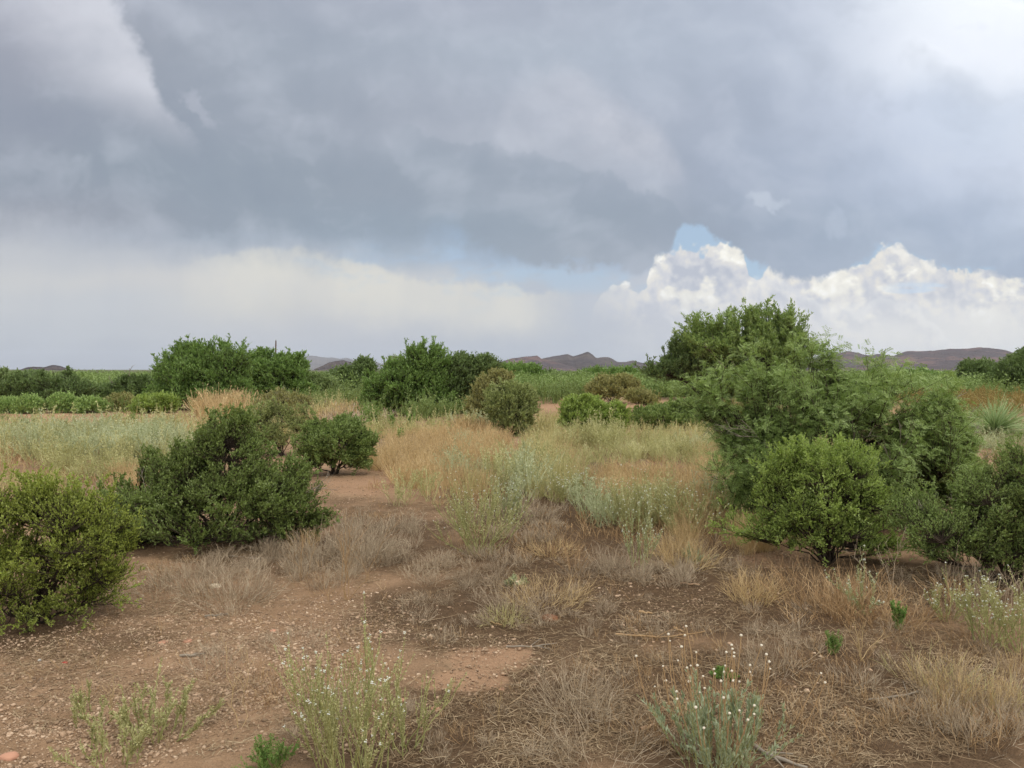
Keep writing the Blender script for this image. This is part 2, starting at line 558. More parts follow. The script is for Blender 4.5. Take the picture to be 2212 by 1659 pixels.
def ribbons(mb, P, W, side=None):
    P = np.asarray(P, float)
    N, K, _ = P.shape
    if N == 0:
        return
    W = np.broadcast_to(np.asarray(W, float), (N, K))
    if side is None:
        side = RNG.normal(size=(N, 1, 3))
    T = nrm(np.gradient(P, axis=1))
    s = nrm(np.cross(T, np.broadcast_to(side, P.shape)))
    v = np.stack([P - s * W[..., None] / 2, P + s * W[..., None] / 2], 2)
    idx = np.arange(N * K * 2).reshape(N, K, 2)
    q = np.stack([idx[:, :-1, 0], idx[:, :-1, 1], idx[:, 1:, 1], idx[:, 1:, 0]], -1)
    mb.add(v, q)


def leaves(mb, pos, d, n, L, W):
    """rhombic leaves"""
    pos = np.asarray(pos, float).reshape(-1, 3)
    N = len(pos)
    if N == 0:
        return
    d = nrm(d.reshape(-1, 3))
    n = n.reshape(-1, 3)
    s = nrm(np.cross(d, n))
    L = np.broadcast_to(np.asarray(L, float), (N,))[:, None]
    W = np.broadcast_to(np.asarray(W, float), (N,))[:, None]
    up = np.cross(s, d)
    v = np.stack([pos, pos + d * L * 0.45 + s * W / 2 + up * W * 0.12, pos + d * L, pos + d * L * 0.45 - s * W / 2 + up * W * 0.12], 1)
    q = np.arange(N * 4).reshape(N, 4)
    mb.add(v, q)


def lerp_path(P, t):
    """P (N,K,3), t (N,M) -> points (N,M,3), tangents"""
    N, K, _ = P.shape
    x = np.clip(t, 0, 0.9999) * (K - 1)
    i = x.astype(int)
    f = (x - i)[..., None]
    r = np.arange(N)[:, None]
    a = P[r, i]
    b = P[r, i + 1]
    return a * (1 - f) + b * f, nrm(b - a)


def perp(T):
    r = RNG.normal(size=T.shape)
    r = r - (r * T).sum(-1, keepdims=True) * T
    return nrm(r)


def branch(P, per, L, t0=0.3, t1=1.0, ang=0.7, up=0.0, curve=0.0, K=3, jit=0.3):
    """child paths (N*per,K,3) leaving parent paths"""
    N = P.shape[0]
    t = t0 + (t1 - t0) * RNG.random((N, per))
    p, T = lerp_path(P, t)
    a = ang * (1 + jit * RNG.normal(size=(N, per, 1)))
    d = T * np.cos(a) + perp(T) * np.sin(a)
    d = nrm(d + np.array([0, 0, up]))
    p = p.reshape(-1, 3)
    d = d.reshape(-1, 3)
    L = np.broadcast_to(np.asarray(L, float), (N,))
    ln = np.repeat(L, per) * rnd(0.55, 1.2, N * per)
    return grow(p, d, ln, curve, K)


def grow(p, d, ln, curve=0.0, K=3, wob=0.0):
    s = np.linspace(0, 1, K)[None, :, None]
    ln = np.asarray(ln).reshape(-1, 1, 1)
    bend = np.zeros((len(p), 1, 3))
    bend[..., 2] = curve
    bend = bend + RNG.normal(size=(len(p), 1, 3)) * (abs(curve) * 0.4 + 0.06)
    P = p[:, None] + d[:, None] * ln * s + bend * ln * s * s
    if wob:
        w = RNG.normal(size=P.shape) * wob * ln
        w[:, 0] = 0
        P = P + w
    return P


def leaf_on(mb, P, per, L, W, t0=0.15, t1=1.0, ang=0.9, up=0.3, jit=0.25):
    N = P.shape[0]
    t = t0 + (t1 - t0) * RNG.random((N, per))
    p, T = lerp_path(P, t)
    a = ang * (1 + jit * RNG.normal(size=(N, per, 1)))
    d = T * np.cos(a) + perp(T) * np.sin(a)
    n = nrm(RNG.normal(size=p.shape) + np.array([0, 0, 0.9]))
    d = nrm(d + np.array([0, 0, up]))
    M = N * per
    leaves(mb, p, d, n, L * rnd(0.6, 1.25, M), W * rnd(0.7, 1.2, M))


def pinnate_on(mb, P, per, L, pairs=6, lw=0.0035, ll=0.018, t0=0.1, t1=1.0, droop=-0.35, ang=0.9):
    """feathery compound leaves"""
    N = P.shape[0]
    t = t0 + (t1 - t0) * RNG.random((N, per))
    p, T = lerp_path(P, t)
    d = nrm(T * math.cos(ang) + perp(T) * math.sin(ang))
    p = p.reshape(-1, 3)
    d = d.reshape(-1, 3)
    M = len(p)
    Rr = grow(p, d, L * rnd(0.6, 1.15, M), droop, 3)
    tt = np.broadcast_to(np.linspace(0.2, 1.0, pairs)[None], (M, pairs))
    q, T = lerp_path(Rr, tt)
    n = np.broadcast_to(nrm(RNG.normal(size=(M, 1, 3)) * 0.6 + np.array([0, 0, 0.8])), q.shape)
    s = nrm(np.cross(T, n))
    for sg in (-1, 1):
        dd = nrm(s * sg * 0.85 + T * 0.5)
        leaves(mb, q, dd, n, ll * np.repeat(rnd(0.8, 1.2, M), pairs), lw)


ICO_V = None


def _ico():
    g = (1 + 5 ** 0.5) / 2
    v = np.array([(-1, g, 0), (1, g, 0), (-1, -g, 0), (1, -g, 0), (0, -1, g), (0, 1, g), (0, -1, -g), (0, 1, -g), (g, 0, -1), (g, 0, 1), (-g, 0, -1), (-g, 0, 1)], float)
    f = np.array([(0, 11, 5), (0, 5, 1), (0, 1, 7), (0, 7, 10), (0, 10, 11), (1, 5, 9), (5, 11, 4), (11, 10, 2), (10, 7, 6), (7, 1, 8), (3, 9, 4), (3, 4, 2), (3, 2, 6), (3, 6, 8), (3, 8, 9), (4, 9, 5), (2, 4, 11), (6, 2, 10), (8, 6, 7), (9, 8, 1)])
    return v / np.linalg.norm(v[0]), f


ICO_V, ICO_F = _ico()


def stones(mb, pos, size, flat=0.55, jit=0.26):
    N = len(pos)
    sc = np.stack([rnd(0.7, 1.3, N), rnd(0.6, 1.1, N), rnd(0.4, 0.9, N) * flat / 0.6], -1) * np.asarray(size).reshape(-1, 1) / 2
    v = ICO_V[None] * (1 + jit * RNG.normal(size=(N, 12, 1))) * sc[:, None]
    a = rnd(0, 6.28, N)
    c, s_ = np.cos(a)[:, None], np.sin(a)[:, None]
    x = v[..., 0] * c - v[..., 1] * s_
    y = v[..., 0] * s_ + v[..., 1] * c
    v = np.stack([x, y, v[..., 2]], -1) + np.asarray(pos)[:, None]
    f = ICO_F[None] + (np.arange(N) * 12)[:, None, None]
    mb.add(v, None, f)


def dots(mb, pos, size):
    """tiny six-sided flower heads"""
    N = len(pos)
    if not N:
        return
    o = np.array([(1, 0, 0), (0, 1, 0), (-1, 0, 0), (0, -1, 0), (0, 0, 0.8), (0, 0, -0.6)]) * 0.5
    v = o[None] * np.asarray(size).reshape(-1, 1, 1) + np.asarray(pos)[:, None]
    f = np.array([(0, 1, 4), (1, 2, 4), (2, 3, 4), (3, 0, 4), (1, 0, 5), (2, 1, 5), (3, 2, 5), (0, 3, 5)])
    mb.add(v, None, (f[None] + (np.arange(N) * 6)[:, None, None]))


def stamp(dst, src, pos, scale, rot, lean=0.12):
    """repeat the arrays of src at many places inside one mesh (for uncountable cover only)"""
    v, q, t = src.arrays()
    N = len(pos)
    if N == 0:
        return
    c, s_ = np.cos(rot)[:, None], np.sin(rot)[:, None]
    sx = np.asarray(scale)[:, None]
    x = (v[None, :, 0] * c - v[None, :, 1] * s_) * sx
    y = (v[None, :, 0] * s_ + v[None, :, 1] * c) * sx
    z = v[None, :, 2] * sx * rnd(0.8, 1.2, N)[:, None]
    x = x + z * RNG.normal(size=(N, 1)) * lean
    V = np.stack([x + pos[:, 0:1], y + pos[:, 1:2], z + pos[:, 2:3]], -1)
    off = (np.arange(N) * len(v))[:, None, None]
    dst.add(V, (q[None] + off) if len(q) else None, (t[None] + off) if len(t) else None)


# ================================================================== materials
def material(name, cols, rough=0.75, trans=0.0, nscale=2.0, spec=0.25, nmix=0.45, spread=1.0):
    """cols: list of linear colours; each leaf / blade / stone takes its own one, drifting slowly over the plant"""
    m = bpy.data.materials.new(name)
    m.use_nodes = True
    m.node_tree.nodes.clear()
    T = NT(m.node_tree)
    geo = T.n.new('ShaderNodeNewGeometry')
    r = E(T, geo.outputs['Random Per Island'])
    tcn = T.n.new('ShaderNodeTexCoord')
    nz = T.noise(E(T, tcn.outputs['Object']), nscale, 2, 0.5)
    nz = T.m('MULTIPLY_ADD', nz - 0.5, 2.2, 0.5)
    f = T.m('ADD', r * (1 - nmix), nz * nmix, clamp=True)
    n = len(cols)
    c = T.ramp(f, [(i / (n - 1.0), cols[i]) for i in range(n)], 'LINEAR')
    p = T.n.new('ShaderNodeBsdfPrincipled')
    T.put(p.inputs['Base Color'], c)
    p.inputs['Roughness'].default_value = rough
    p.inputs['Specular IOR Level'].default_value = spec
    out = T.n.new('ShaderNodeOutputMaterial')
    sh = E(T, p.outputs[0])
    if trans:
        tr = T.n.new('ShaderNodeBsdfTranslucent')
        T.put(tr.inputs[0], T.mix(1.0, c, (1.15, 1.2, 0.8), 'MULTIPLY'))
        mx = T.n.new('ShaderNodeMixShader')
        mx.inputs[0].default_value = trans
        T.put(mx.inputs[1], sh)
        T.l.new(tr.outputs[0], mx.inputs[2])
        sh = E(T, mx.outputs[0])
    T.put(out.inputs[0], sh)
    return m


def S(*cs, k=1.0):
    return [tuple(x * k for x in lin(c)) for c in cs]


def F4(c, k=1.55, w=0.36):
    """four tones of one foliage colour, the last one a paler tip colour"""
    r_, g_, b_ = lin(c)
    m = (r_ * k, g_ * k, b_ * k)
    g = 0.5 * m[1] + 0.5 * m[0]
    pale = tuple(0.72 * x * (1 + w * 1.3) + 0.28 * g * (1 + w * 1.5) for x in m)
    return [tuple(x * (1 - w) for x in m), tuple(x * (1 - w * 0.3) for x in m), tuple(x * (1 + w * 0.4) for x in m), pale]


MAT = {
    'creosote_dark': material('creosote_dark_leaf', F4((98, 112, 60)), 0.45, 0.2, 3.0),
    'creosote_olive': material('creosote_olive_leaf', F4((120, 130, 60)), 0.5, 0.25, 2.5),
    'creosote_bright': material('creosote_bright_leaf', F4((122, 138, 72)), 0.5, 0.3, 3.0),
    'creosote_brown': material('creosote_brown_leaf', F4((104, 120, 66)), 0.6, 0.2, 3.0),
    'mesquite': material('mesquite_leaf', F4((115, 132, 78)), 0.5, 0.3, 1.6),
    'mesquite_vivid': material('mesquite_vivid_leaf', F4((100, 122, 66)), 0.5, 0.3, 0.9),
    'mesquite_dark': material('mesquite_dark_leaf', F4((92, 108, 66)), 0.5, 0.25, 0.9),
    'mesquite_grey': material('mesquite_grey_leaf', F4((112, 126, 82)), 0.5, 0.25, 0.9),
    'olive_bush': material('olive_bush_leaf', F4((124, 122, 78)), 0.6, 0.2, 1.6),
    'sage_bush': material('sage_bush_leaf', F4((122, 130, 82)), 0.6, 0.2, 1.6),
    'tuft_green': material('fresh_tuft_stem', F4((120, 140, 82)), 0.6, 0.2, 1.6),
    'dull_green': material('dull_green_leaf', F4((100, 114, 66)), 0.6, 0.2, 0.7),
    'sage_forb': material('sage_forb_leaf', S((128, 112, 78), (142, 140, 96), (164, 162, 116), (180, 177, 134), (202, 198, 162), k=1.25), 0.7, 0.2, 1.7, nmix=0.6),
    'grey_forb': material('grey_green_forb_leaf', S((118, 124, 86), (140, 146, 110), (160, 164, 130), (176, 180, 148), (194, 196, 168), k=1.25), 0.7, 0.2, 1.7, nmix=0.6),
    'silver_forb': material('silver_green_leaf', S((124, 134, 106), (146, 156, 126), (166, 174, 146), (186, 190, 166), k=1.12), 0.7, 0.2, 3.0),
    'green_weed': material('green_weed_leaf', F4((98, 124, 64)), 0.6, 0.3, 3.0),
    'gold_grass': material('golden_grass_blade', S((146, 122, 90), (174, 150, 112), (196, 172, 130), (214, 197, 160), k=1.15), 0.7, 0.15, 1.6),
    'pale_grass': material('pale_yellow_grass_blade', S((142, 134, 92), (168, 160, 112), (188, 180, 130), (208, 200, 158), k=1.12), 0.7, 0.15, 1.6),
    'grey_twig': material('grey_dry_twig', S((122, 106, 88), (150, 134, 112), (174, 158, 134), (198, 184, 162), k=1.1), 0.9, 0, 1.5),
    'orange_twig': material('orange_dry_twig', S((124, 98, 70), (154, 124, 88), (176, 148, 110), (200, 176, 140), k=1.05), 0.85, 0, 1.5),
    'litter': material('dry_straw_litter', S((90, 73, 54), (126, 105, 80), (156, 135, 106), (192, 174, 144), k=1.05), 0.9, 0, 1.2, nmix=0.3),
    'bark': material('dark_bark', S((44, 36, 30), (66, 56, 46), (88, 78, 66)), 0.9, 0, 6.0),
    'grey_bark': material('grey_weathered_bark', S((108, 98, 86), (140, 130, 116), (168, 158, 144)), 0.9, 0, 6.0),
    'green_stem': material('pale_green_stem', S((122, 128, 78), (150, 150, 96), (172, 166, 114), k=1.15), 0.7, 0.1, 3.0),
    'white_flower': material('white_flower_head', S((226, 228, 218), (244, 246, 240)), 0.6, 0.2, 3.0),
    'button_flower': material('cream_button_head', S((190, 172, 146), (214, 204, 184), (232, 228, 214)), 0.7, 0.1, 3.0),
    'gravel': material('pink_gravel', S((116, 96, 78), (152, 128, 104), (178, 150, 124), (210, 188, 162), k=1.0), 0.95, 0, 1.5, nmix=0.25),
    'pale_rock': material('pale_cream_rock', S((188, 170, 146), (214, 200, 176)), 0.95, 0, 20.0),
    'pink_rock': material('pink_rock', S((164, 118, 96), (200, 154, 128)), 0.95, 0, 12.0),
    'yucca': material('yucca_blade', S((112, 134, 88), (140, 158, 110), (166, 180, 136), k=1.2), 0.5, 0.1, 2.0),
    'dead_leaf': material('dead_yucca_skirt', S((130, 112, 84), (166, 148, 114)), 0.9, 0, 2.0),
    'red_wood': material('reddish_brown_wood', S((84, 54, 38), (116, 76, 52), (142, 100, 70)), 0.9, 0, 30.0, nmix=0.9),
    'tan_wood': material('tan_dead_wood', S((122, 98, 74), (158, 130, 102), (184, 156, 126)), 0.9, 0, 20.0, nmix=0.9),
    'pole': material('weathered_pole_wood', S((84, 62, 52), (108, 82, 68)), 0.9, 0, 3.0),
    'far_scrub': material('far_scrub_leaf', F4((104, 120, 70)), 0.6, 0.2, 0.02, nmix=0.6),
    'white_wall': material('white_house_wall', S((214, 212, 206), (222, 220, 214)), 0.8, 0, 1.0),
    'grey_roof': material('grey_house_roof', S((150, 148, 148), (170, 168, 166)), 0.7, 0, 1.0),
    'dark_glass': material('dark_window_glass', S((40, 44, 50), (52, 58, 66)), 0.2, 0, 1.0),
    'red_leaf': material('red_withered_leaf', S((150, 40, 40), (182, 60, 56)), 0.8, 0, 20.0),
    'brown_scrub': material('rusty_brown_scrub', S((108, 98, 58), (132, 114, 68), (146, 128, 80), (132, 134, 82), k=1.2), 0.8, 0.1, 0.6),
}


# ================================================================== ground
def blob(X, Y, L, nz):
    m = np.zeros_like(X)
    for cx, cy, rx, ry, a in L:
        d = ((X - cx) / rx) ** 2 + ((Y - cy) / ry) ** 2
        m = np.maximum(m, a * (1 - sstep(d + (nz - 0.5) * 1.8, 0.2, 1.6)))
    return m


DAMP = [(1250, 1150, 300, 160, 1.0), (1150, 1330, 420, 130, 1.0), (1550, 1300, 380, 150, 1.0), (1800, 1500, 560, 230, 0.9), (900, 1190, 160, 80, 0.8),
        (1000, 1600, 320, 160, 0.9), (1400, 1530, 400, 120, 0.9), (650, 1200, 260, 50, 0.7), (420, 1180, 220, 40, 0.8), (700, 1035, 130, 14, 0.5), (1900, 1270, 420, 60, 1.0), (80, 1380, 260, 45, 0.8), (760, 1110, 120, 40, 0.5)]
BARE = [(1050, 1425, 105, 30, 1.0), (1010, 1470, 80, 24, 1.0), (1110, 1415, 45, 22, 1.0), (930, 1480, 60, 14, 0.8), (1690, 1210, 110, 22, 1.0), (60, 905, 160, 13, 1.0), (1205, 880, 60, 14, 1.0), (1400, 880, 120, 18, .9), (1530, 880, 40, 20, .9), (800, 1050, 120, 22, 0.7), (1060, 958, 70, 8, .9)]


def patch_masks(x, y, z):
    P = np.stack([x, y, z], -1)
    X, Y = to_view(P)
    nz = fbm(np.stack([x, y], -1) * 1.6, 21, 4)
    return blob(X, Y, DAMP, nz), blob(X, Y, BARE, nz)


def make_ground():
    ang = np.concatenate([np.linspace(-180, -48, 60)[:-1], np.linspace(-48, 48, 620), np.linspace(48, 180, 60)[1:]])
    r = [0.0]
    rr = 0.25
    rad = []
    while rr < 14000:
        rad.append(rr)
        rr *= 1.10 if rr < 2.3 else (1.0045 if rr < 9 else (1.012 if rr < 40 else 1.05))
    rad = np.array(rad)
    A = np.radians(ang)
    x = np.sin(A)[None] * rad[:, None]
    y = np.cos(A)[None] * rad[:, None]
    z = height(x, y)
    damp, bare = patch_masks(x, y, z)
    p = np.stack([x, y], -1)
    rg = np.hypot(x, y)
    near = (1 - sstep(rg, 8, 20))
    clod = fbm(p * 9, 41, 3) ** 2 * 0.030 + (fbm(p * 34, 45, 2) - 0.5) * 0.010
    z = z + near * clod * (1 - 0.75 * bare)
    K, N = x.shape
    v = np.stack([x, y, z], -1).reshape(-1, 3)
    idx = np.arange(K * N).reshape(K, N)
    q = np.stack([idx[:-1, :-1], idx[1:, :-1], idx[1:, 1:], idx[:-1, 1:]], -1).reshape(-1, 4)[:, ::-1]
    # close the seam behind the viewer and the hole underfoot
    seam = np.stack([idx[:-1, -1], idx[1:, -1], idx[1:, 0], idx[:-1, 0]], -1)[:, ::-1]
    mb = MB()
    c = len(v)
    v = np.concatenate([v, [[0, 0, float(height(0, 0))]]])
    t = np.stack([np.full(N, c), idx[0], np.roll(idx[0], -1)], -1)[:, ::-1]
    mb.add(v, np.concatenate([q, seam]), t)

    m = bpy.data.materials.new('desert_soil')
    m.use_nodes = True
    m.node_tree.nodes.clear()
    T = NT(m.node_tree)
    tcn = T.n.new('ShaderNodeTexCoord')
    o = E(T, tcn.outputs['Object'])
    at_ = T.n.new('ShaderNodeAttribute')
    at_.attribute_name = 'soil'
    dmp, bre, _z = T.sep(E(T, at_.outputs['Vector']))
    n1 = T.noise(o, 0.9, 5, 0.6)
    n2 = T.noise(o, 14.0, 4, 0.65)
    n3 = T.noise(o, 90.0, 3, 0.6)
    base = T.ramp(n1, [(0.25, lin((126, 104, 80))), (0.5, lin((156, 130, 102))), (0.75, lin((176, 148, 120)))], 'LINEAR')
    sp = T.ramp(n3 * 0.5 + n2 * 0.5, [(0.28, lin((86, 66, 48))), (0.46, lin((152, 120, 94))), (0.56, lin((164, 132, 104))), (0.7, lin((192, 166, 138)))], 'LINEAR')
    base = T.mix(0.45 - bre * 0.3, base, sp)
    damp_c = T.ramp(n2 * 0.6 + n3 * 0.4, [(0.3, lin((46, 36, 27))), (0.5, lin((76, 60, 44))), (0.7, lin((112, 90, 68)))], 'LINEAR')
    n4 = T.noise(o, 3.2, 5, 0.65)
    f = T.ss(dmp + (n2 - 0.5) * 0.9 + (n4 - 0.5) * 1.1 - bre * 1.0, -0.15, 1.05)
    base = T.mix(f * 0.85, base, damp_c)
    base = T.mix(T.ss(bre + (n2 - 0.5) * 0.9, 0.25, 0.8) * 0.7, base, T.mix(n3, lin((160, 126, 98)), lin((182, 146, 118))))
    # farther out the flats are covered with dry herb tones
    far = T.ramp(T.noise(o, 0.12, 4, 0.6), [(0.3, lin((104, 106, 66))), (0.5, lin((132, 122, 84))), (0.7, lin((146, 120, 92)))], 'LINEAR')
    sx = T.sep(o)
    dist = T.m('SQRT', sx[0] * sx[0] + sx[1] * sx[1])
    base = T.mix(T.ss(dist, 14, 60) * (1.0 - bre) * 0.8, base, far)
    fg = T.noise(o, 0.035, 5, 0.7)
    base = T.mix(T.ss(dist, 90, 300) * 0.95, base, T.ramp(fg, [(0.38, lin((58, 70, 42))), (0.48, lin((80, 92, 58))), (0.56, lin((104, 100, 70))), (0.64, lin((128, 106, 84)))], 'LINEAR'))
    p = T.n.new('ShaderNodeBsdfPrincipled')
    T.put(p.inputs['Base Color'], base)
    p.inputs['Roughness'].default_value = 0.95
    p.inputs['Specular IOR Level'].default_value = 0.1
    bm = T.n.new('ShaderNodeBump')
    bm.inputs['Strength'].default_value = 1.0
    bm.inputs['Distance'].default_value = 0.03
    T.put(bm.inputs['Height'], n3 * 0.6 + n2)
    T.l.new(bm.outputs[0], p.inputs['Normal'])
    out = T.n.new('ShaderNodeOutputMaterial')
    T.l.new(p.outputs[0], out.inputs[0])
    g = mb.build('ground', m, smooth=True)
    at2 = g.data.attributes.new('soil', 'FLOAT_VECTOR', 'POINT')
    arr = np.zeros((len(v), 3), np.float32)
    arr[:K * N, 0] = damp.ravel()
    arr[:K * N, 1] = bare.ravel()
    at2.data.foreach_set('vector', arr.ravel())
    tag(g, 'pinkish desert soil with damp brown patches between the plants', 'ground', kind='structure')


make_ground()


# ================================================================== hills
def hill_mat(name, cols, ns):
    m = bpy.data.materials.new(name)
    m.use_nodes = True
    m.node_tree.nodes.clear()
    T = NT(m.node_tree)
    tcn = T.n.new('ShaderNodeTexCoord')
    o = E(T, tcn.outputs['Object'])
    a = T.noise(o, ns, 6, 0.62)
    b = T.noise(o, ns * 5, 5, 0.65)
    n = len(cols)
    c = T.ramp(a * 0.65 + b * 0.35, [(0.37 + 0.26 * i / (n - 1.0), cols[i]) for i in range(n)], 'LINEAR')
    p = T.n.new('ShaderNodeBsdfPrincipled')
    T.put(p.inputs['Base Color'], c)
    p.inputs['Roughness'].default_value = 1.0
    p.inputs['Specular IOR Level'].default_value = 0.0
    bm = T.n.new('ShaderNodeBump')
    bm.inputs['Strength'].default_value = 0.8
    bm.inputs['Distance'].default_value = 40
    T.put(bm.inputs['Height'], b)
    T.l.new(bm.outputs[0], p.inputs['Normal'])
    out = T.n.new('ShaderNodeOutputMaterial')
    T.l.new(p.outputs[0], out.inputs[0])
    return m


def hills(name, label, prof, depth, thick, mat, seed, spurs=0.6, cat='hills', n=420):
    """prof: list of (X, Y) along the skyline; a real ridge with spurs running down towards the viewer"""
    pr = np.array(prof, float)
    X = np.linspace(pr[0, 0], pr[-1, 0], n)
    # monotone smooth interpolation
    Y = np.interp(X, pr[:, 0], pr[:, 1])
    ker = np.exp(-np.linspace(-2, 2, 9) ** 2)
    ker /= ker.sum()
    Y = np.convolve(np.pad(Y, 4, 'edge'), ker, 'valid')
    Y = Y + (fbm(np.stack([X / 9.0, X * 0], -1), seed, 4) - 0.5) * 1.6
    top = at(X, Y, np.full(n, depth))
    gz = height(top[:, 0], top[:, 1])
    H = np.maximum(top[:, 2] - gz + 4, 1.0)
    M = 60
    s = np.linspace(-1, 0.8, M)
    x = top[:, 0][None] * (1 + s[:, None] * thick / depth)
    y = np.full((M, n), depth) + s[:, None] * thick
    pp = np.stack([x, y], -1)
    scale = thick * 0.22
    ridg = 1 - np.abs(2 * fbm(pp / scale + seed, seed + 5, 4) - 1)
    f = np.clip(1 - np.abs(s) / np.where(s < 0, 1, 0.8), 0, 1)[:, None]
    prof_ = f ** 1.15
    mod = 1 - spurs * (1 - prof_) * (1.6 * (1 - ridg)) * np.minimum(1, (1 - prof_) * 3)
    z = H[None] * prof_ * mod + height(x, y) - 4
    mb = MB()
    idx = np.arange(M * n).reshape(M, n)
    q = np.stack([idx[:-1, :-1], idx[:-1, 1:], idx[1:, 1:], idx[1:, :-1]], -1)
    mb.add(np.stack([x, y, z], -1), q.reshape(-1, 4))
    o = mb.build(name, mat, smooth=True)
    tag(o, label, cat, kind='structure')
    return o


def s2(*L):
    return [(a / 1.35624, b / 1.35624) for a, b in L]


M_RUST = hill_mat('rusty_purple_rock', S((62, 54, 58), (90, 80, 82), (78, 72, 76), (120, 96, 92), (90, 86, 78)), 0.004)
M_DARK = hill_mat('dark_purple_rock', S((52, 46, 50), (80, 70, 70), (100, 88, 78)), 0.006)
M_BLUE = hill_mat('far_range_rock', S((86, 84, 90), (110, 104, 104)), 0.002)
hills('right_hills', 'long rusty purple hills on the right skyline behind the bush', s2((2250, 1096), (2330, 1068), (2395, 1050), (2435, 1040), (2486, 1027), (2515, 1033), (2540, 1041), (2576, 1036), (2616, 1043), (2656, 1027), (2700, 1028), (2743, 1026), (2779, 1021), (2830, 1021), (2869, 1016), (2905, 1019), (2945, 1024), (2978, 1036), (3020, 1040), (3100, 1034), (3250, 1050), (3400, 1094)), 3800, 1300, M_RUST, 3)
hills('middle_hills', 'purple brown hills with a pointed summit on the middle skyline', s2((1380, 1090), (1451, 1064), (1494, 1051), (1540, 1044), (1574, 1041), (1585, 1050), (1640, 1064), (1700, 1082)), 3300, 700, M_RUST, 5)
hills('pointed_hills', 'dusky pointed hills behind the middle brown ridge', s2((1500, 1092), (1592, 1049), (1620, 1043), (1664, 1037), (1680, 1044), (1700, 1037), (1722, 1029), (1738, 1040), (1747, 1049), (1765, 1046), (1783, 1045), (1809, 1060), (1835, 1060), (1857, 1055), (1881, 1063), (1942, 1060), (2030, 1058), (2150, 1074), (2300, 1094)), 4700, 1100, M_DARK, 8)
hills('low_dome_hill', 'low rounded brown hill left of the middle brown ridge', s2((1240, 1092), (1285, 1064), (1310, 1046), (1340, 1039), (1375, 1042), (1410, 1062), (1460, 1090)), 3600, 600, M_RUST, 13)
hills('small_dark_hill', 'small dark hill in front of the pale blue range', s2((900, 1094), (924, 1080), (964, 1062), (985, 1057), (1007, 1055), (1047, 1066), (1098, 1078), (1160, 1094)), 3000, 500, M_DARK, 15)
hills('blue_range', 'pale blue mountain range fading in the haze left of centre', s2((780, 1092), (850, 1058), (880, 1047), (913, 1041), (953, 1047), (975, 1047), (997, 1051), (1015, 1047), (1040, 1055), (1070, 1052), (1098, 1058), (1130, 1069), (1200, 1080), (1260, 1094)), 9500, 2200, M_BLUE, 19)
hills('left_hill', 'low brown hill on the far left skyline', s2((-60, 1096), (33, 1089), (60, 1082), (83, 1075), (105, 1074), (127, 1076), (155, 1069), (174, 1071), (203, 1082), (253, 1091), (307, 1096), (340, 1098)), 2600, 500, M_DARK, 23)
#PART3

# ================================================================== plants
def px(depth, n=1.0):
    """size of n units of the 1024-wide view at a depth, in metres"""
    return n * depth / 739.6


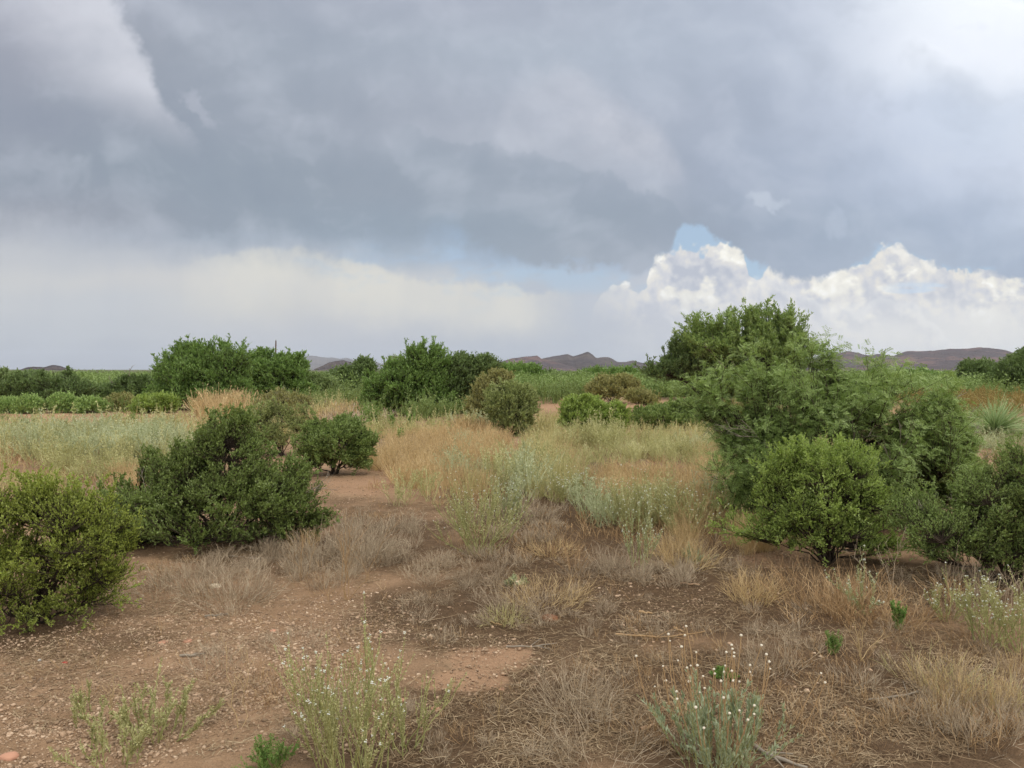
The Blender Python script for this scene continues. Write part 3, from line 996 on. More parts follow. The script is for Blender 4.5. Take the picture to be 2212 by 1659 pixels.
def woody(name, label, cat, X, Yb, lobes, leaf, bark='bark', nt=400, ns=4, nl=9, nm=9, leafL=None, leafW=None, style='leafy',
          stemR=0.012, gap=0.34, sub=None, group=None, parts=('stems', 'foliage'), shoots=0, shootL=0.35, low=0.04, depth=None,
          up=0.45, deep=0.85, dead=0, droop=-0.3, pairs=6, shell=2.0, dist=None, gfreq=0.30, twigR=None, lumps=3, lout=0.86, lmin=0.6, lf=(0.28, 0.5), side=0):
    base = ground_at(X, Yb) if dist is None else at(X, 800.0, dist)
    base[2] = height(base[0], base[1])
    D = base[1]
    k = D / F
    e = empty(name, label, cat, base, group)
    L = []
    for lb in lobes:
        cx, cy, rx, ry = lb[:4]
        dd = lb[4] if len(lb) > 4 else 0.0
        c = at(cx, cy, D + dd)
        L.append((c, np.array([rx * k, rx * k * deep, ry * k])))
    for c, q in list(L):
        for _ in range(lumps):
            a_ = RNG.uniform(-0.35, math.pi + 0.35)
            f_ = RNG.uniform(lf[0], lf[1])
            t_ = RNG.uniform(-0.6, 0.6)
            o_ = np.array([math.cos(a_) * lout, t_ * 0.8, math.sin(a_) * lout]) * q
            L.append((c + o_, np.array([q[0], q[1], max(q[2], q[0] * lmin)]) * f_))
    w = np.array([r[0] * r[2] for _, r in L])
    w /= w.sum()
    tips = []
    size = max(r[0] for _, r in L)
    off = RNG.random(3) * 50
    while sum(len(t) for t in tips) < nt:
        n = nt
        j = RNG.choice(len(L), n, p=w)
        C = np.array([L[i][0] for i in j])
        R = np.array([L[i][1] for i in j])
        u = nrm(RNG.normal(size=(n, 3)))
        rad = RNG.random(n)[:, None] ** (1.0 / (3.0 * shell / 1.3)) * (0.82 + 0.36 * vnoise(u * 2.2 + off, 5))[:, None]
        p = C + R * u * rad
        keep = (vnoise((p + off) / (size * gfreq), 7) > gap) & (p[:, 2] > height(p[:, 0], p[:, 1]) + low)
        tips.append(p[keep])
    tips = np.concatenate(tips)[:nt]
    # main stems
    b = np.array(base)
    tgt = tips[RNG.choice(len(tips), nm, replace=False)]
    st = b + RNG.normal(size=(nm, 3)) * np.array([0.05, 0.05, 0.0]) * size
    st[:, 2] = b[2] - 0.02
    s = np.linspace(0, 1, 7)[None, :, None]
    end = st + (tgt - st) * 0.86
    ctl = st + (end - st) * np.array([0.35, 0.35, 0.6])
    mains = st[:, None] * (1 - s) ** 2 + 2 * ctl[:, None] * s * (1 - s) + end[:, None] * s * s
    wob = RNG.normal(size=mains.shape) * 0.02 * size
    wob[:, 0] = 0
    mains = mains + wob
    ms_ = MB()
    tubes(ms_, mains, np.linspace(1, 0.35, 7)[None] * stemR * rnd(0.7, 1.2, nm)[:, None], 5)
    # twigs to every tip
    mp = mains[:, 1:].reshape(-1, 3)
    d = np.linalg.norm(tips[:, None] - mp[None], axis=-1) + 0.8 * np.maximum(mp[None, :, 2] - tips[:, None, 2] + 0.1 * size, 0)
    a = mp[d.argmin(1)]
    s = np.linspace(0, 1, 4)[None, :, None]
    ctl = (a + tips) / 2 + RNG.normal(size=tips.shape) * 0.05 * size - np.array([0, 0, 0.06 * size])
    tw = a[:, None] * (1 - s) ** 2 + 2 * ctl[:, None] * s * (1 - s) + tips[:, None] * s * s
    tr = twigR if twigR else stemR * 0.28
    tubes(ms_, tw, np.linspace(1, 0.35, 4)[None] * tr, 3)
    sub = sub or 0.16 * size
    sb = branch(tw, ns, sub, 0.55, 1.0, 0.65, up, 0.0, 3)
    ext = grow(tips, nrm(tips - a + np.array([0, 0, 0.4 * size])), rnd(0.5, 1.1, len(tips)) * sub, 0.05, 3)
    sb = np.concatenate([sb, ext])
    tubes(ms_, sb, np.linspace(1, 0.4, 3)[None] * tr * 0.45, 3)
    mf = MB()
    if shoots:
        bx = np.floor((tips[:, 0] - tips[:, 0].min()) / (np.ptp(tips[:, 0]) + 1e-6) * 13.99).astype(int)
        mz = np.array([tips[bx == q, 2].max() if (bx == q).any() else 0 for q in range(14)])
        o = np.argsort((mz[bx] - tips[:, 2]) / size + 0.16 * np.abs(RNG.normal(size=len(tips))) + (np.abs(tips[:, 0] - tips[:, 0].mean()) / size) * 0.06)[:shoots]
        shoots = len(o)
        shp = grow(tips[o], nrm(np.stack([RNG.normal(size=shoots) * 0.35, RNG.normal(size=shoots) * 0.3, np.ones(shoots)], -1)), shootL * rnd(0.3, 1.0, shoots), -0.05, 4)
        tubes(ms_, shp, np.linspace(1, 0.3, 4)[None] * tr * 0.6, 3)
        sb2 = branch(shp, 5, shootL * 0.3, 0.15, 0.9, 0.7, 0.2, 0, 3)
        allp = [sb, sb2, shp, shp, shp]
        if side:
            cen = tips.mean(0)
            rv = (tips - cen) / (tips.std(0) + 1e-6)
            rr_ = np.linalg.norm(rv, axis=1)
            o = np.argsort(-(rr_ + 0.35 * RNG.normal(size=len(tips))))[:side]
            dv = nrm(nrm(tips[o] - cen) * 0.9 + np.array([0, 0, 0.45]) + RNG.normal(size=(len(o), 3)) * 0.35)
            sh2 = grow(tips[o], dv, shootL * rnd(0.3, 1.0, len(o)), 0.03, 4)
            tubes(ms_, sh2, np.linspace(1, 0.3, 4)[None] * tr * 0.6, 3)
            sb3 = branch(sh2, 4, shootL * 0.3, 0.15, 0.9, 0.7, 0.2, 0, 3)
            allp += [sh2, sh2, sb3]
    else:
        allp = [sb]
    LL = leafL or max(0.016, px(D, 2.6))
    LW = leafW or LL * 0.5
    if style == 'leafy':
        for P in allp:
            leaf_on(mf, P, nl, LL, LW, 0.1, 1.0, 0.8, up)
    elif style == 'pinnate':
        for P in allp:
            pinnate_on(mf, P, nl, LL, pairs, LW, LL * 0.28, 0.05, 1.0, droop)
    stems = ms_.build(parts[0], MAT[bark], e)
    fol = mf.build(parts[1], MAT[leaf], e)
    if dead:
        o = RNG.choice(len(tips), dead)
        A = np.repeat(b[None], dead, 0) * 0.35 + tips[o] * 0.65
        dp = grow(A, nrm(tips[o] - b + RNG.normal(size=(dead, 3)) * 0.2 * size), rnd(0.4, 0.85, dead) * size, 0.02, 5, 0.03)
        for i in range(dead):
            mdd = MB()
            d1 = dp[i:i + 1]
            tubes(mdd, d1, np.linspace(1, 0.3, 5)[None] * stemR * 0.55, 4)
            d2 = branch(d1, 5, size * 0.3, 0.3, 0.95, 0.7, 0.1, 0, 4)
            tubes(mdd, d2, np.linspace(1, 0.3, 4)[None] * stemR * 0.28, 3)
            d3 = branch(d2, 4, size * 0.13, 0.3, 0.95, 0.7, 0.1, 0, 3)
            tubes(mdd, d3, np.linspace(1, 0.3, 3)[None] * stemR * 0.16, 3)
            mdd.build('dead_branch', MAT['grey_bark'], e)
    return e


def ground_pts(X, Y, r, n):
    """n feet of stems inside radius r (m) of the ground point under X, Y"""
    b = ground_at(X, Y)
    a = rnd(0, 6.2832, n)
    q = r * np.sqrt(RNG.random(n))
    p = np.stack([b[0] + q * np.cos(a), b[1] + q * np.sin(a), np.zeros(n)], -1)
    p[:, 2] = height(p[:, 0], p[:, 1])
    return b, p


def fan(p, b, n, h, spread, curve=0.0, K=5, wob=0.02):
    out = p - b
    out[:, 2] = 0
    dirr = nrm(out + RNG.normal(size=(n, 3)) * np.array([0.02, 0.02, 0]) + 1e-5)
    lean = np.abs(RNG.normal(size=(n, 1))) * spread
    d = nrm(dirr * lean + np.array([0, 0, 1.0]) + RNG.normal(size=(n, 3)) * 0.08)
    return grow(p, d, h * rnd(0.55, 1.05, n), curve, K, wob)


def _flower_mesh(k):
    m = MB()
    p = RNG.normal(size=(4, 3)) * 0.0032
    dots(m, p, rnd(0.006, 0.009, 4))
    return m.mesh('flower_head', MAT['white_flower'])


FLOWERS = [_flower_mesh(k) for k in range(5)]


def forb(name, label, X, Yb, h, r, n, leaf='sage_forb', flowers=0, spread=0.45, per=4, brush=26, bl=0.008, green=8, cat='wildflower', group=None, stem='green_stem', blw=0.45, chl=0.38, sr=0.0022):
    """upright herb: stems, brush-like seed spikes, white heads on the tips. X, Yb: where it stands; h, r in metres"""
    if cat != 'weed':
        n = int(n * 1.5)
        bl = bl * 1.35
    b, p = ground_pts(X, Yb, r * 0.25, n)
    e = empty(name, label, cat, b, group)
    P = fan(p, b, n, h, spread, 0.03)
    C = branch(P, per, h * chl, 0.35, 0.95, 0.5, 0.7, 0.03, 4)
    ms_ = MB()
    tubes(ms_, P, np.linspace(1, 0.5, 5)[None] * sr * 1.5, 3)
    tubes(ms_, C, np.linspace(1, 0.5, 4)[None] * sr * 0.7, 3)
    ms_.build('stems', MAT[stem], e)
    mf = MB()
    leaf_on(mf, C, brush, bl, bl * blw, 0.15, 1.0, 1.15, 0.2)
    leaf_on(mf, P, brush, bl * 1.2, bl * blw, 0.5, 1.0, 1.1, 0.2)
    if green:
        leaf_on(mf, P, green, bl * 3.2, bl * 0.6, 0.05, 0.7, 0.7, 0.3)
    mf.build('foliage', MAT[leaf], e)
    if flowers:
        tip = np.concatenate([C[:, -1], P[:, -1]])
        tip = tip[RNG.random(len(tip)) < flowers]
        if len(tip) > 95:
            tip = tip[RNG.choice(len(tip), 95, replace=False)]
        mesh_ = FLOWERS[int(RNG.integers(0, len(FLOWERS)))]
        z_ = max(1.0, float(b[1]) / 7.0)
        for q in tip:
            h_ = bpy.data.objects.new('flower_head', mesh_)
            COL.objects.link(h_)
            h_.parent = e
            h_.location = tuple(q - b)
            h_.rotation_euler = (0, 0, RNG.uniform(0, 6.28))
            h_.scale = (z_ * RNG.uniform(0.7, 1.2),) * 3
    return e


def dry(name, label, X, Yb, h, r, n, mat='grey_twig', spread=0.9, per=3, cat='dry brush', w=0.0026, curve=-0.05, group=None, twigs=0.45, flat=0.0, bl=0.0):
    """dead clump of fine twigs or grass"""
    b, p = ground_pts(X, Yb, r * 0.45, n)
    e = empty(name, label, cat, b, group)
    mb = MB()
    P = fan(p, b, n, h, spread, curve)
    W = max(w, px(b[1], 0.42))
    ribbons(mb, P, np.linspace(1.2, 0.4, 5)[None] * W)
    if per:
        C = branch(P, per, h * twigs, 0.25, 0.95, 0.6, 0.15, 0.0, 3)
        ribbons(mb, C, np.linspace(0.8, 0.35, 3)[None] * W)
    mb.build('blades' if not per else 'twigs', MAT[mat], e)
    if bl:
        m2 = MB()
        leaf_on(m2, P, 10, bl, bl * 0.3, 0.5, 1.0, 0.4, 0.3)
        m2.build('seed_heads', MAT[mat], e)
    return e


# ---- the large near bushes
woody('creosote_bush', 'olive green bush with dark stems cut by the left edge of the view', 'bush', 70, 1345,
      [(55, 1175, 165, 105), (200, 1160, 66, 68), (-70, 1200, 130, 125), (60, 1265, 140, 80), (212, 1250, 60, 60), (262, 1170, 30, 38, 0.1), (200, 1315, 50, 32), (-40, 1095, 105, 45), (105, 1100, 80, 32)],
      'creosote_olive', nt=1700, ns=5, nl=10, nm=24, gap=0.47, lumps=5, stemR=0.012, sub=0.08, shoots=70, side=150, shootL=0.20, low=0.03, leafL=0.016, leafW=0.009, gfreq=0.22, deep=0.9)
woody('dense_shrub', 'broad dark green dome-shaped bush left of the bare sandy path', 'bush', 490, 1168,
      [(495, 1015, 110, 95), (395, 1045, 78, 75), (590, 1060, 72, 70), (490, 1100, 210, 75), (345, 1115, 82, 55), (645, 1120, 62, 48), (490, 955, 58, 36), (322, 1010, 20, 34, 0.1), (430, 975, 40, 36)],
      'creosote_dark', nt=3000, ns=5, nl=8, nm=20, gap=0.36, stemR=0.012, sub=0.09, shoots=70, side=190, shootL=0.17, low=0.02, leafL=0.024, leafW=0.013, dead=3, gfreq=0.2)
woody('round_shrub', 'small round dark green bush behind and right of the dome-shaped one', 'bush', 722, 1026,
      [(728, 965, 70, 46), (705, 938, 42, 24), (750, 934, 38, 22), (680, 985, 30, 30), (775, 985, 28, 30)],
      'creosote_brown', nt=1200, ns=5, nl=9, nm=12, gap=0.36, stemR=0.014, sub=0.12, shoots=30, side=80, shootL=0.20, leafL=0.030, leafW=0.016)
woody('pale_shrub', 'pale green twiggy bush rising behind the two dark bushes', 'bush', 610, 985,
      [(600, 925, 62, 45), (560, 940, 40, 40), (650, 905, 34, 28)],
      'sage_bush', nt=560, ns=4, nl=7, nm=10, gap=0.36, stemR=0.012, sub=0.14, shoots=20, shootL=0.2, leafL=0.036, leafW=0.016)
woody('mesquite_bush', 'large feathery green mesquite bush filling the right side', 'bush', 1830, 1135,
      [(1830, 1000, 225, 145), (1700, 885, 105, 92), (1640, 1000, 90, 90), (1960, 955, 115, 100), (1850, 890, 130, 62), (1990, 1040, 95, 85), (1700, 1060, 110, 75), (1900, 1070, 140, 80), (1605, 935, 60, 60), (1640, 850, 55, 45), (2030, 930, 50, 50), (2045, 1010, 56, 66), (2050, 1085, 60, 55), (1560, 900, 40, 55), (1760, 850, 60, 50)],
      'mesquite', nt=2500, ns=4, nl=3, nm=40, style='pinnate', gap=0.47, stemR=0.020, sub=0.15, shoots=80, side=120, shootL=0.46, leafL=0.10, leafW=0.0075, pairs=6, dead=20, twigR=0.006, lumps=4, lf=(0.16, 0.32), droop=-0.35, low=0.12, gfreq=0.2, deep=0.8)
woody('young_mesquite', 'thin dark branched mesquite sapling at the left foot of the big feathery bush', 'sapling', 1612, 1150,
      [(1590, 1010, 60, 40), (1630, 1060, 50, 45), (1570, 1075, 30, 30), (1640, 1120, 45, 28)],
      'mesquite', nt=150, ns=4, nl=3, nm=7, style='pinnate', gap=0.3, stemR=0.014, sub=0.11, leafL=0.09, leafW=0.006, pairs=5)
woody('creosote_bush', 'bright yellow green bush standing in front of the big feathery mesquite', 'bush', 1790, 1222,
      [(1790, 1075, 115, 75), (1700, 1090, 70, 60), (1870, 1100, 70, 62), (1650, 1145, 55, 28), (1740, 1145, 90, 45), (1850, 1160, 70, 45), (1760, 1020, 60, 34), (1830, 1040, 45, 50), (1690, 1035, 32, 34), (1600, 1140, 36, 18), (1940, 1180, 40, 22), (1900, 1215, 34, 16), (1820, 1010, 26, 44), (1730, 1025, 20, 40), (1650, 1060, 24, 40), (1880, 1060, 26, 50)],
      'creosote_bright', nt=1650, ns=5, nl=9, nm=26, gap=0.46, stemR=0.012, sub=0.075, shoots=150, side=150, shootL=0.25, lumps=4, low=0.10, leafL=0.019, leafW=0.010, gfreq=0.2)
woody('creosote_bush', 'tall dark green bush cut by the right edge of the view', 'bush', 2185, 1262,
      [(2200, 1110, 130, 110), (2110, 1130, 95, 70), (2060, 1180, 60, 40), (2200, 1060, 80, 50), (2280, 1060, 100, 90), (2180, 1200, 80, 50), (2010, 1130, 70, 34), (2330, 1150, 110, 100)],
      'creosote_brown', nt=2500, ns=5, nl=9, nm=26, gap=0.47, stemR=0.012, sub=0.09, shoots=60, side=170, shootL=0.20, low=0.10, leafL=0.018, leafW=0.009, dead=6, gfreq=0.2)
woody('olive_shrub', 'tan and olive twiggy bush under the spiky yucca at the right edge', 'bush', 2180, 1090,
      [(2180, 1040, 84, 52), (2120, 1060, 50, 36), (2235, 1020, 56, 44)],
      'olive_bush', nt=520, ns=5, nl=7, nm=12, gap=0.34, stemR=0.012, sub=0.12, leafL=0.026, leafW=0.010)
woody('small_herb_bush', 'small green leafy bush at the left foot of the bright yellow green one', 'bush', 1600, 1165,
      [(1600, 1140, 34, 22), (1575, 1130, 20, 14)], 'creosote_bright', nt=120, ns=4, nl=7, nm=6, sub=0.06, stemR=0.005, leafL=0.018, leafW=0.009)


def ms(label, X, Yb, lobes, leaf='mesquite_vivid', nt=420, name='mesquite_tree', cat='tree', **k):
    a = dict(ns=4, nl=11, nm=9, stemR=0.05, gap=0.30, parts=('trunk', 'crown'), shoots=24, shootL=min(0.013 * ground_at(X, Yb)[1], 0.6), gfreq=0.25, side=24, lout=0.92, lmin=0.5, lumps=6, lf=(0.16, 0.30))
    a.update(k)
    nt = a['nt'] = int(nt * 1.5)
    a['shoots'] = int(a['shoots'] * 1.7)
    base = ground_at(X, Yb)
    D = base[1]
    a.setdefault('leafL', px(D, 2.5))
    a.setdefault('leafW', px(D, 1.0))
    a.setdefault('sub', px(D, 9.0))
    lobes = [(l_[0], l_[1] + 6, l_[2], l_[3] * 0.93) + tuple(l_[4:]) for l_ in lobes]
    return woody(name, label, cat, X, Yb, lobes, leaf, **a)


# ---- middle distance, left to right
ms('grey green mesquite with a dark forked trunk at the left edge', 12, 884, [(-10, 830, 48, 28), (15, 845, 30, 20)], 'mesquite_grey', 200, dead=4)
ms('spreading grey green mesquite below the low brown hill on the left', 105, 884, [(100, 834, 72, 26), (60, 842, 50, 22), (150, 846, 45, 24), (105, 858, 60, 18)], 'mesquite_dark', 480, dead=5)
ms('low loose mesquite with bare dark limbs left of the tall vivid clump', 300, 880, [(290, 846, 62, 25), (250, 854, 40, 20), (335, 848, 40, 28)], 'mesquite_dark', 380, dead=7)
ms('tall vivid green mesquite clump, the highest on the left', 445, 884, [(440, 815, 85, 55), (490, 775, 45, 30), (385, 800, 45, 38), (405, 765, 22, 14), (450, 850, 95, 30), (360, 850, 40, 30)], 'mesquite_vivid', 1300, shoots=40, shootL=0.8)
ms('vivid green mesquite standing in front of the thin pole', 590, 872, [(590, 810, 62, 34), (625, 792, 34, 22), (560, 785, 30, 22), (600, 845, 70, 26), (540, 830, 40, 40)], 'mesquite_vivid', 900, shoots=30, shootL=0.7)
ms('dull green mesquite sloping down right of the vivid one by the pole', 690, 868, [(680, 840, 42, 26), (655, 825, 28, 22), (710, 855, 30, 16)], 'mesquite_grey', 360)
ms('dark green mesquite in front of the small dark hill', 762, 862, [(760, 822, 46, 26), (785, 798, 22, 18), (725, 830, 30, 24), (770, 845, 50, 18)], 'mesquite_dark', 520)
ms('leafless dark brown bush poking up left of the central clump', 866, 880, [(860, 805, 26, 32)], 'mesquite_grey', 60, dead=10, nl=2)
ms('broad green mesquite in the centre with a tall airy top', 895, 896, [(890, 835, 82, 48), (920, 785, 42, 34), (850, 850, 52, 42), (940, 820, 50, 46), (915, 872, 95, 24), (815, 862, 30, 30)], 'mesquite_vivid', 1350, shoots=44, shootL=0.65, dead=6)
ms('greyer green mesquite with bleached twigs right of the central one', 1010, 892, [(1010, 810, 52, 38), (1045, 800, 30, 26), (985, 845, 50, 38)], 'mesquite_dark', 700, shoots=20, dead=8)
ms('yellow brown bush between the central mesquites and the sage green one', 1062, 914, [(1062, 850, 36, 40), (1045, 880, 34, 28), (1080, 822, 20, 16)], 'olive_bush', 460, name='creosote_bush', cat='bush', parts=('stems', 'foliage'), stemR=0.03)
ms('rounded sage green bush in the middle beside the golden grass', 1107, 940, [(1105, 880, 50, 46), (1090, 850, 30, 22), (1125, 860, 26, 26), (1105, 915, 40, 20)], 'sage_bush', 700, name='creosote_bush', cat='bush', parts=('stems', 'foliage'), stemR=0.025, shoots=20, shootL=0.25)
ms('bright green round mesquite just below the brown dome hill', 1125, 846, [(1125, 814, 42, 22), (1100, 808, 22, 14), (1150, 818, 24, 20)], 'mesquite_vivid', 520, shoots=10)
ms('dark green mesquite under the left end of the middle ridge', 1178, 845, [(1180, 826, 36, 16), (1200, 830, 26, 15)], 'mesquite_dark', 360)
ms('pale dull green mesquite below the pointed summit', 1238, 848, [(1235, 828, 46, 16), (1210, 834, 30, 14)], 'mesquite_grey', 420)
ms('wide bright green mesquite right of the pointed summit', 1325, 846, [(1320, 817, 52, 18), (1285, 822, 34, 17), (1370, 824, 34, 15)], 'mesquite_vivid', 560)
ms('open olive bush with visible stems on the pink earth mound', 1325, 872, [(1320, 838, 40, 20), (1350, 832, 22, 16), (1296, 843, 22, 14)], 'olive_bush', 300, name='creosote_bush', cat='bush', parts=('stems', 'foliage'), nm=14, stemR=0.02, low=0.3, shoots=8, shootL=0.2)
ms('small V-shaped olive bush with bare stems on the pink earth', 1384, 893, [(1376, 858, 18, 10), (1400, 862, 16, 10)], 'olive_bush', 90, name='creosote_bush', cat='bush', parts=('stems', 'foliage'), nm=10, stemR=0.014, low=0.25, shoots=0)
ms('leafy green bush in front of the pink earth mound', 1278, 950, [(1265, 900, 42, 40), (1315, 905, 38, 34), (1240, 905, 26, 22), (1290, 930, 50, 20), (1235, 880, 20, 16)], 'creosote_bright', 700, name='creosote_bush', cat='bush', parts=('stems', 'foliage'), stemR=0.02, shoots=22, shootL=0.2)
ms('low spreading dull green bush on the right side of the mound', 1448, 926, [(1440, 900, 62, 22), (1400, 908, 32, 18), (1490, 890, 42, 24)], 'creosote_brown', 560, name='creosote_bush', cat='bush', parts=('stems', 'foliage'), stemR=0.02)
ms('dark mesquite with a low arching limb left of the tallest tree', 1520, 862, [(1500, 795, 62, 36), (1440, 812, 42, 24), (1540, 820, 50, 36), (1480, 760, 30, 24)], 'mesquite_dark', 800, dead=14, shoots=30, low=1.0, shootL=0.9, gap=0.38)
ms('tallest tree, an airy mesquite standing against the white clouds', 1640, 868, [(1640, 765, 72, 50), (1660, 715, 42, 34), (1600, 740, 52, 36), (1690, 760, 56, 46), (1540, 745, 46, 30), (1715, 728, 22, 22), (1640, 830, 90, 46), (1520, 722, 20, 16)], 'mesquite', 1600, shoots=70, side=70, shootL=1.3, dead=10, gap=0.46, leafL=px(45, 2.6), leafW=px(45, 0.85), nl=12)
ms('distant bright green mesquite below the right hills', 1990, 838, [(1985, 822, 48, 13), (2040, 824, 36, 12)], 'mesquite_vivid', 260, shoots=4)
ms('dark round mesquite with short trunks near the right edge', 2118, 852, [(2118, 812, 36, 26), (2150, 820, 26, 24)], 'mesquite_dark', 420, low=1.0, dead=4, shoots=8)
ms('dark mesquite with a gnarled leaning trunk at the right edge', 2196, 858, [(2195, 812, 44, 36), (2225, 790, 34, 26), (2165, 825, 26, 20)], 'mesquite_dark', 560, low=1.0, dead=9, shoots=14)
ms('far round green mesquite left of the low brown hill', 190, 850, [(190, 838, 36, 14)], 'mesquite_grey', 160, shoots=3)
ms('dead grey brown twiggy bush behind the tall straw grass', 612, 905, [(612, 872, 48, 24), (580, 880, 30, 18)], 'olive_bush', 300, name='dry_bush', cat='bush', parts=('stems', 'foliage'), bark='grey_bark', dead=14, stemR=0.02, nl=4, shoots=4, shootL=0.2)
ms('small green shrub spreading before the dark limbs on the left', 345, 892, [(340, 872, 34, 14), (310, 880, 20, 10)], 'creosote_bright', 200, name='low_shrub', cat='bush', parts=('stems', 'foliage'), stemR=0.015, shoots=2, shootL=0.1)
for i, (x, yb, rx, lab) in enumerate([(16, 892, 22, 'low rounded green tuft at the left edge beyond the bare track'), (62, 893, 28, 'low rounded green tuft below the spreading grey mesquite'),
                                      (138, 891, 26, 'low green tuft with a reddish skirt left of the brown one'), (194, 892, 30, 'widest low green tuft beside the bare track'), (262, 888, 26, 'low brownish green tuft right of the bare track')]):
    ms(lab, x, yb, [(x, yb - 12 - 3 * (i % 3), rx * 0.72, 11 + 2 * (i % 3))], 'tuft_green' if i != 4 else 'olive_bush', 170, name='broom_tuft', cat='bush', parts=('stems', 'foliage'), stemR=0.015, shoots=6, shootL=0.3, side=20, bark='grey_bark', group='tufts along the far side of the bare track')


# ---- a yucca
def yucca(label, X, Yb, Rpx):
    b = ground_at(X, Yb)
    D = b[1]
    R = Rpx * D / F
    e = empty('yucca', label, 'yucca', b)
    c = b + np.array([0, 0, R * 0.42])
    mt = MB()
    tubes(mt, np.stack([b, b + np.array([0.01, 0, R * 0.2]), c])[None], np.array([[0.09, 0.085, 0.07]]), 8)
    mt.build('trunk', MAT['bark'], e)
    mbl = MB()
    n = 520
    u = nrm(RNG.normal(size=(n, 3)) + np.array([0, 0, 0.45]))
    u = u[u[:, 2] > -0.1]
    P = grow(c + u * 0.04, nrm(u + RNG.normal(size=u.shape) * 0.1), R * rnd(0.55, 1.05, len(u)), -0.10, 5)
    ribbons(mbl, P, np.array([[0.8, 1.0, 0.8, 0.5, 0.12]]) * 0.022)
    mbl.build('blades', MAT['yucca'], e)
    md = MB()
    u = nrm(RNG.normal(size=(160, 3)) * np.array([1, 1, 0.4]) + np.array([0, 0, -0.7]))
    ribbons(md, grow(np.repeat(c[None], 160, 0), u, R * rnd(0.3, 0.5, 160), -0.1, 3), 0.018)
    md.build('dead_skirt', MAT['dead_leaf'], e)


yucca('spiky pale green yucca near the right edge', 2148, 966, 84)


# ---- pole and the far houses
def pole():
    b = at(595, 806, 150.0)
    b[2] = height(b[0], b[1])
    top = at(595, 736, 150.0)[2]
    e = empty('utility_pole', 'thin brown wooden pole rising behind the vivid green mesquites', 'pole', b)
    m = MB()
    h = np.linspace(b[2] - 0.3, top, 6)
    P = np.stack([b[0] + np.linspace(0, 0.12, 6), np.full(6, b[1]), h], -1)[None]
    tubes(m, P, np.linspace(0.17, 0.12, 6)[None], 10)
    m.build('pole_shaft', MAT['pole'], e)
    m = MB()
    c = np.array([b[0] + 0.12, b[1], top])
    tubes(m, np.stack([c, c + [0, 0, 0.1], c + [0, 0, 0.22], c + [0, 0, 0.3]])[None], np.array([[0.05, 0.10, 0.06, 0.01]]), 8)
    tubes(m, np.stack([c - [0.22, 0, 0.9], c - [0, 0, 0.9], c + [0.22, 0, -0.9]])[None], np.array([[0.05, 0.05, 0.05]]), 6)
    m.build('insulator', MAT['grey_roof'], e)


pole()


def box(mb, x0, x1, y0, y1, z0, z1):
    v = [(x0, y0, z0), (x1, y0, z0), (x1, y1, z0), (x0, y1, z0), (x0, y0, z1), (x1, y0, z1), (x1, y1, z1), (x0, y1, z1)]
    mb.add(v, [(0, 3, 2, 1), (4, 5, 6, 7), (0, 1, 5, 4), (1, 2, 6, 5), (2, 3, 7, 6), (3, 0, 4, 7)])


def house(label, X, D, w, h):
    b = at(X, 806, D)
    b[2] = height(b[0], b[1])
    x, y, z = b
    e = empty('house', label, 'house', b, 'white houses far out on the plain')
    m = MB()
    box(m, x - w / 2, x + w / 2, y, y + 8, z - 1, z + h)
    m.build('wall', MAT['white_wall'], e)
    m = MB()
    v = [(x - w / 2 - .4, y - .4, z + h + .02), (x + w / 2 + .4, y - .4, z + h + .02), (x + w / 2 + .4, y + 8.4, z + h + .02), (x - w / 2 - .4, y + 8.4, z + h + .02), (x - w / 2 - .4, y + 4, z + h + 1.5), (x + w / 2 + .4, y + 4, z + h + 1.5)]
    m.add(v, [(0, 1, 5, 4), (2, 3, 4, 5), (0, 3, 2, 1)], [(0, 4, 3), (1, 2, 5)])
    m.build('roof', MAT['grey_roof'], e)
    for k in (-0.28, 0.28):
        m = MB()
        box(m, x + w * k - .7, x + w * k + .7, y - .06, y - .005, z + 1.0, z + 2.2)
        m.build('window', MAT['dark_glass'], e)
    m = MB()
    box(m, x - .5, x + .5, y - .07, y - .005, z + 0.02, z + 2.1)
    m.build('door', MAT['pole'], e)


house('left one of the tiny white houses under the right hills', 1905, 1150, 11, 3.2)
house('middle one of the tiny white houses under the right hills, the widest', 1948, 1250, 16, 3.4)
house('right one of the tiny white houses under the right hills, the smallest', 1972, 1200, 8, 3.0)

# ---- near herbs and dry clumps that can be told apart
forb('white_wildflower', 'pale green herb with scattered white flowers at the bottom left of centre', 770, 1690, 0.46, 0.5, 20, flowers=0.55, spread=0.5, per=7, brush=34, bl=0.0075)
forb('white_wildflower', 'small branching green herb right of the white-flowered one at the bottom', 880, 1625, 0.30, 0.3, 7, flowers=0.15, spread=0.7, per=5, brush=30, bl=0.007)
forb('white_wildflower', 'bushy green herb dotted with white flowers in the middle of the clearing', 1035, 1196, 0.62, 0.5, 26, flowers=0.85, spread=0.75, per=6, brush=26, bl=0.010)
forb('white_wildflower', 'taller pale herb with white tips behind the white-dotted bushy one', 1098, 1130, 0.42, 0.4, 18, 'grey_forb', flowers=0.7, spread=0.45, per=5, brush=24, bl=0.011)
forb('white_wildflower', 'slender candelabra-shaped herb with white tips standing alone right of centre', 1372, 1232, 0.50, 0.3, 7, 'grey_forb', flowers=1.0, spread=0.42, per=4, brush=34, bl=0.010)
forb('white_wildflower', 'rounded pale yellow herb with white tips above the candelabra-shaped one', 1375, 1150, 0.52, 0.5, 26, flowers=0.7, spread=0.6, per=5, brush=24, bl=0.012)
forb('white_wildflower', 'wide pale herb with white tips near the feathery bush', 1475, 1160, 0.48, 0.5, 26, flowers=0.6, spread=0.75, per=5, brush=24, bl=0.012)
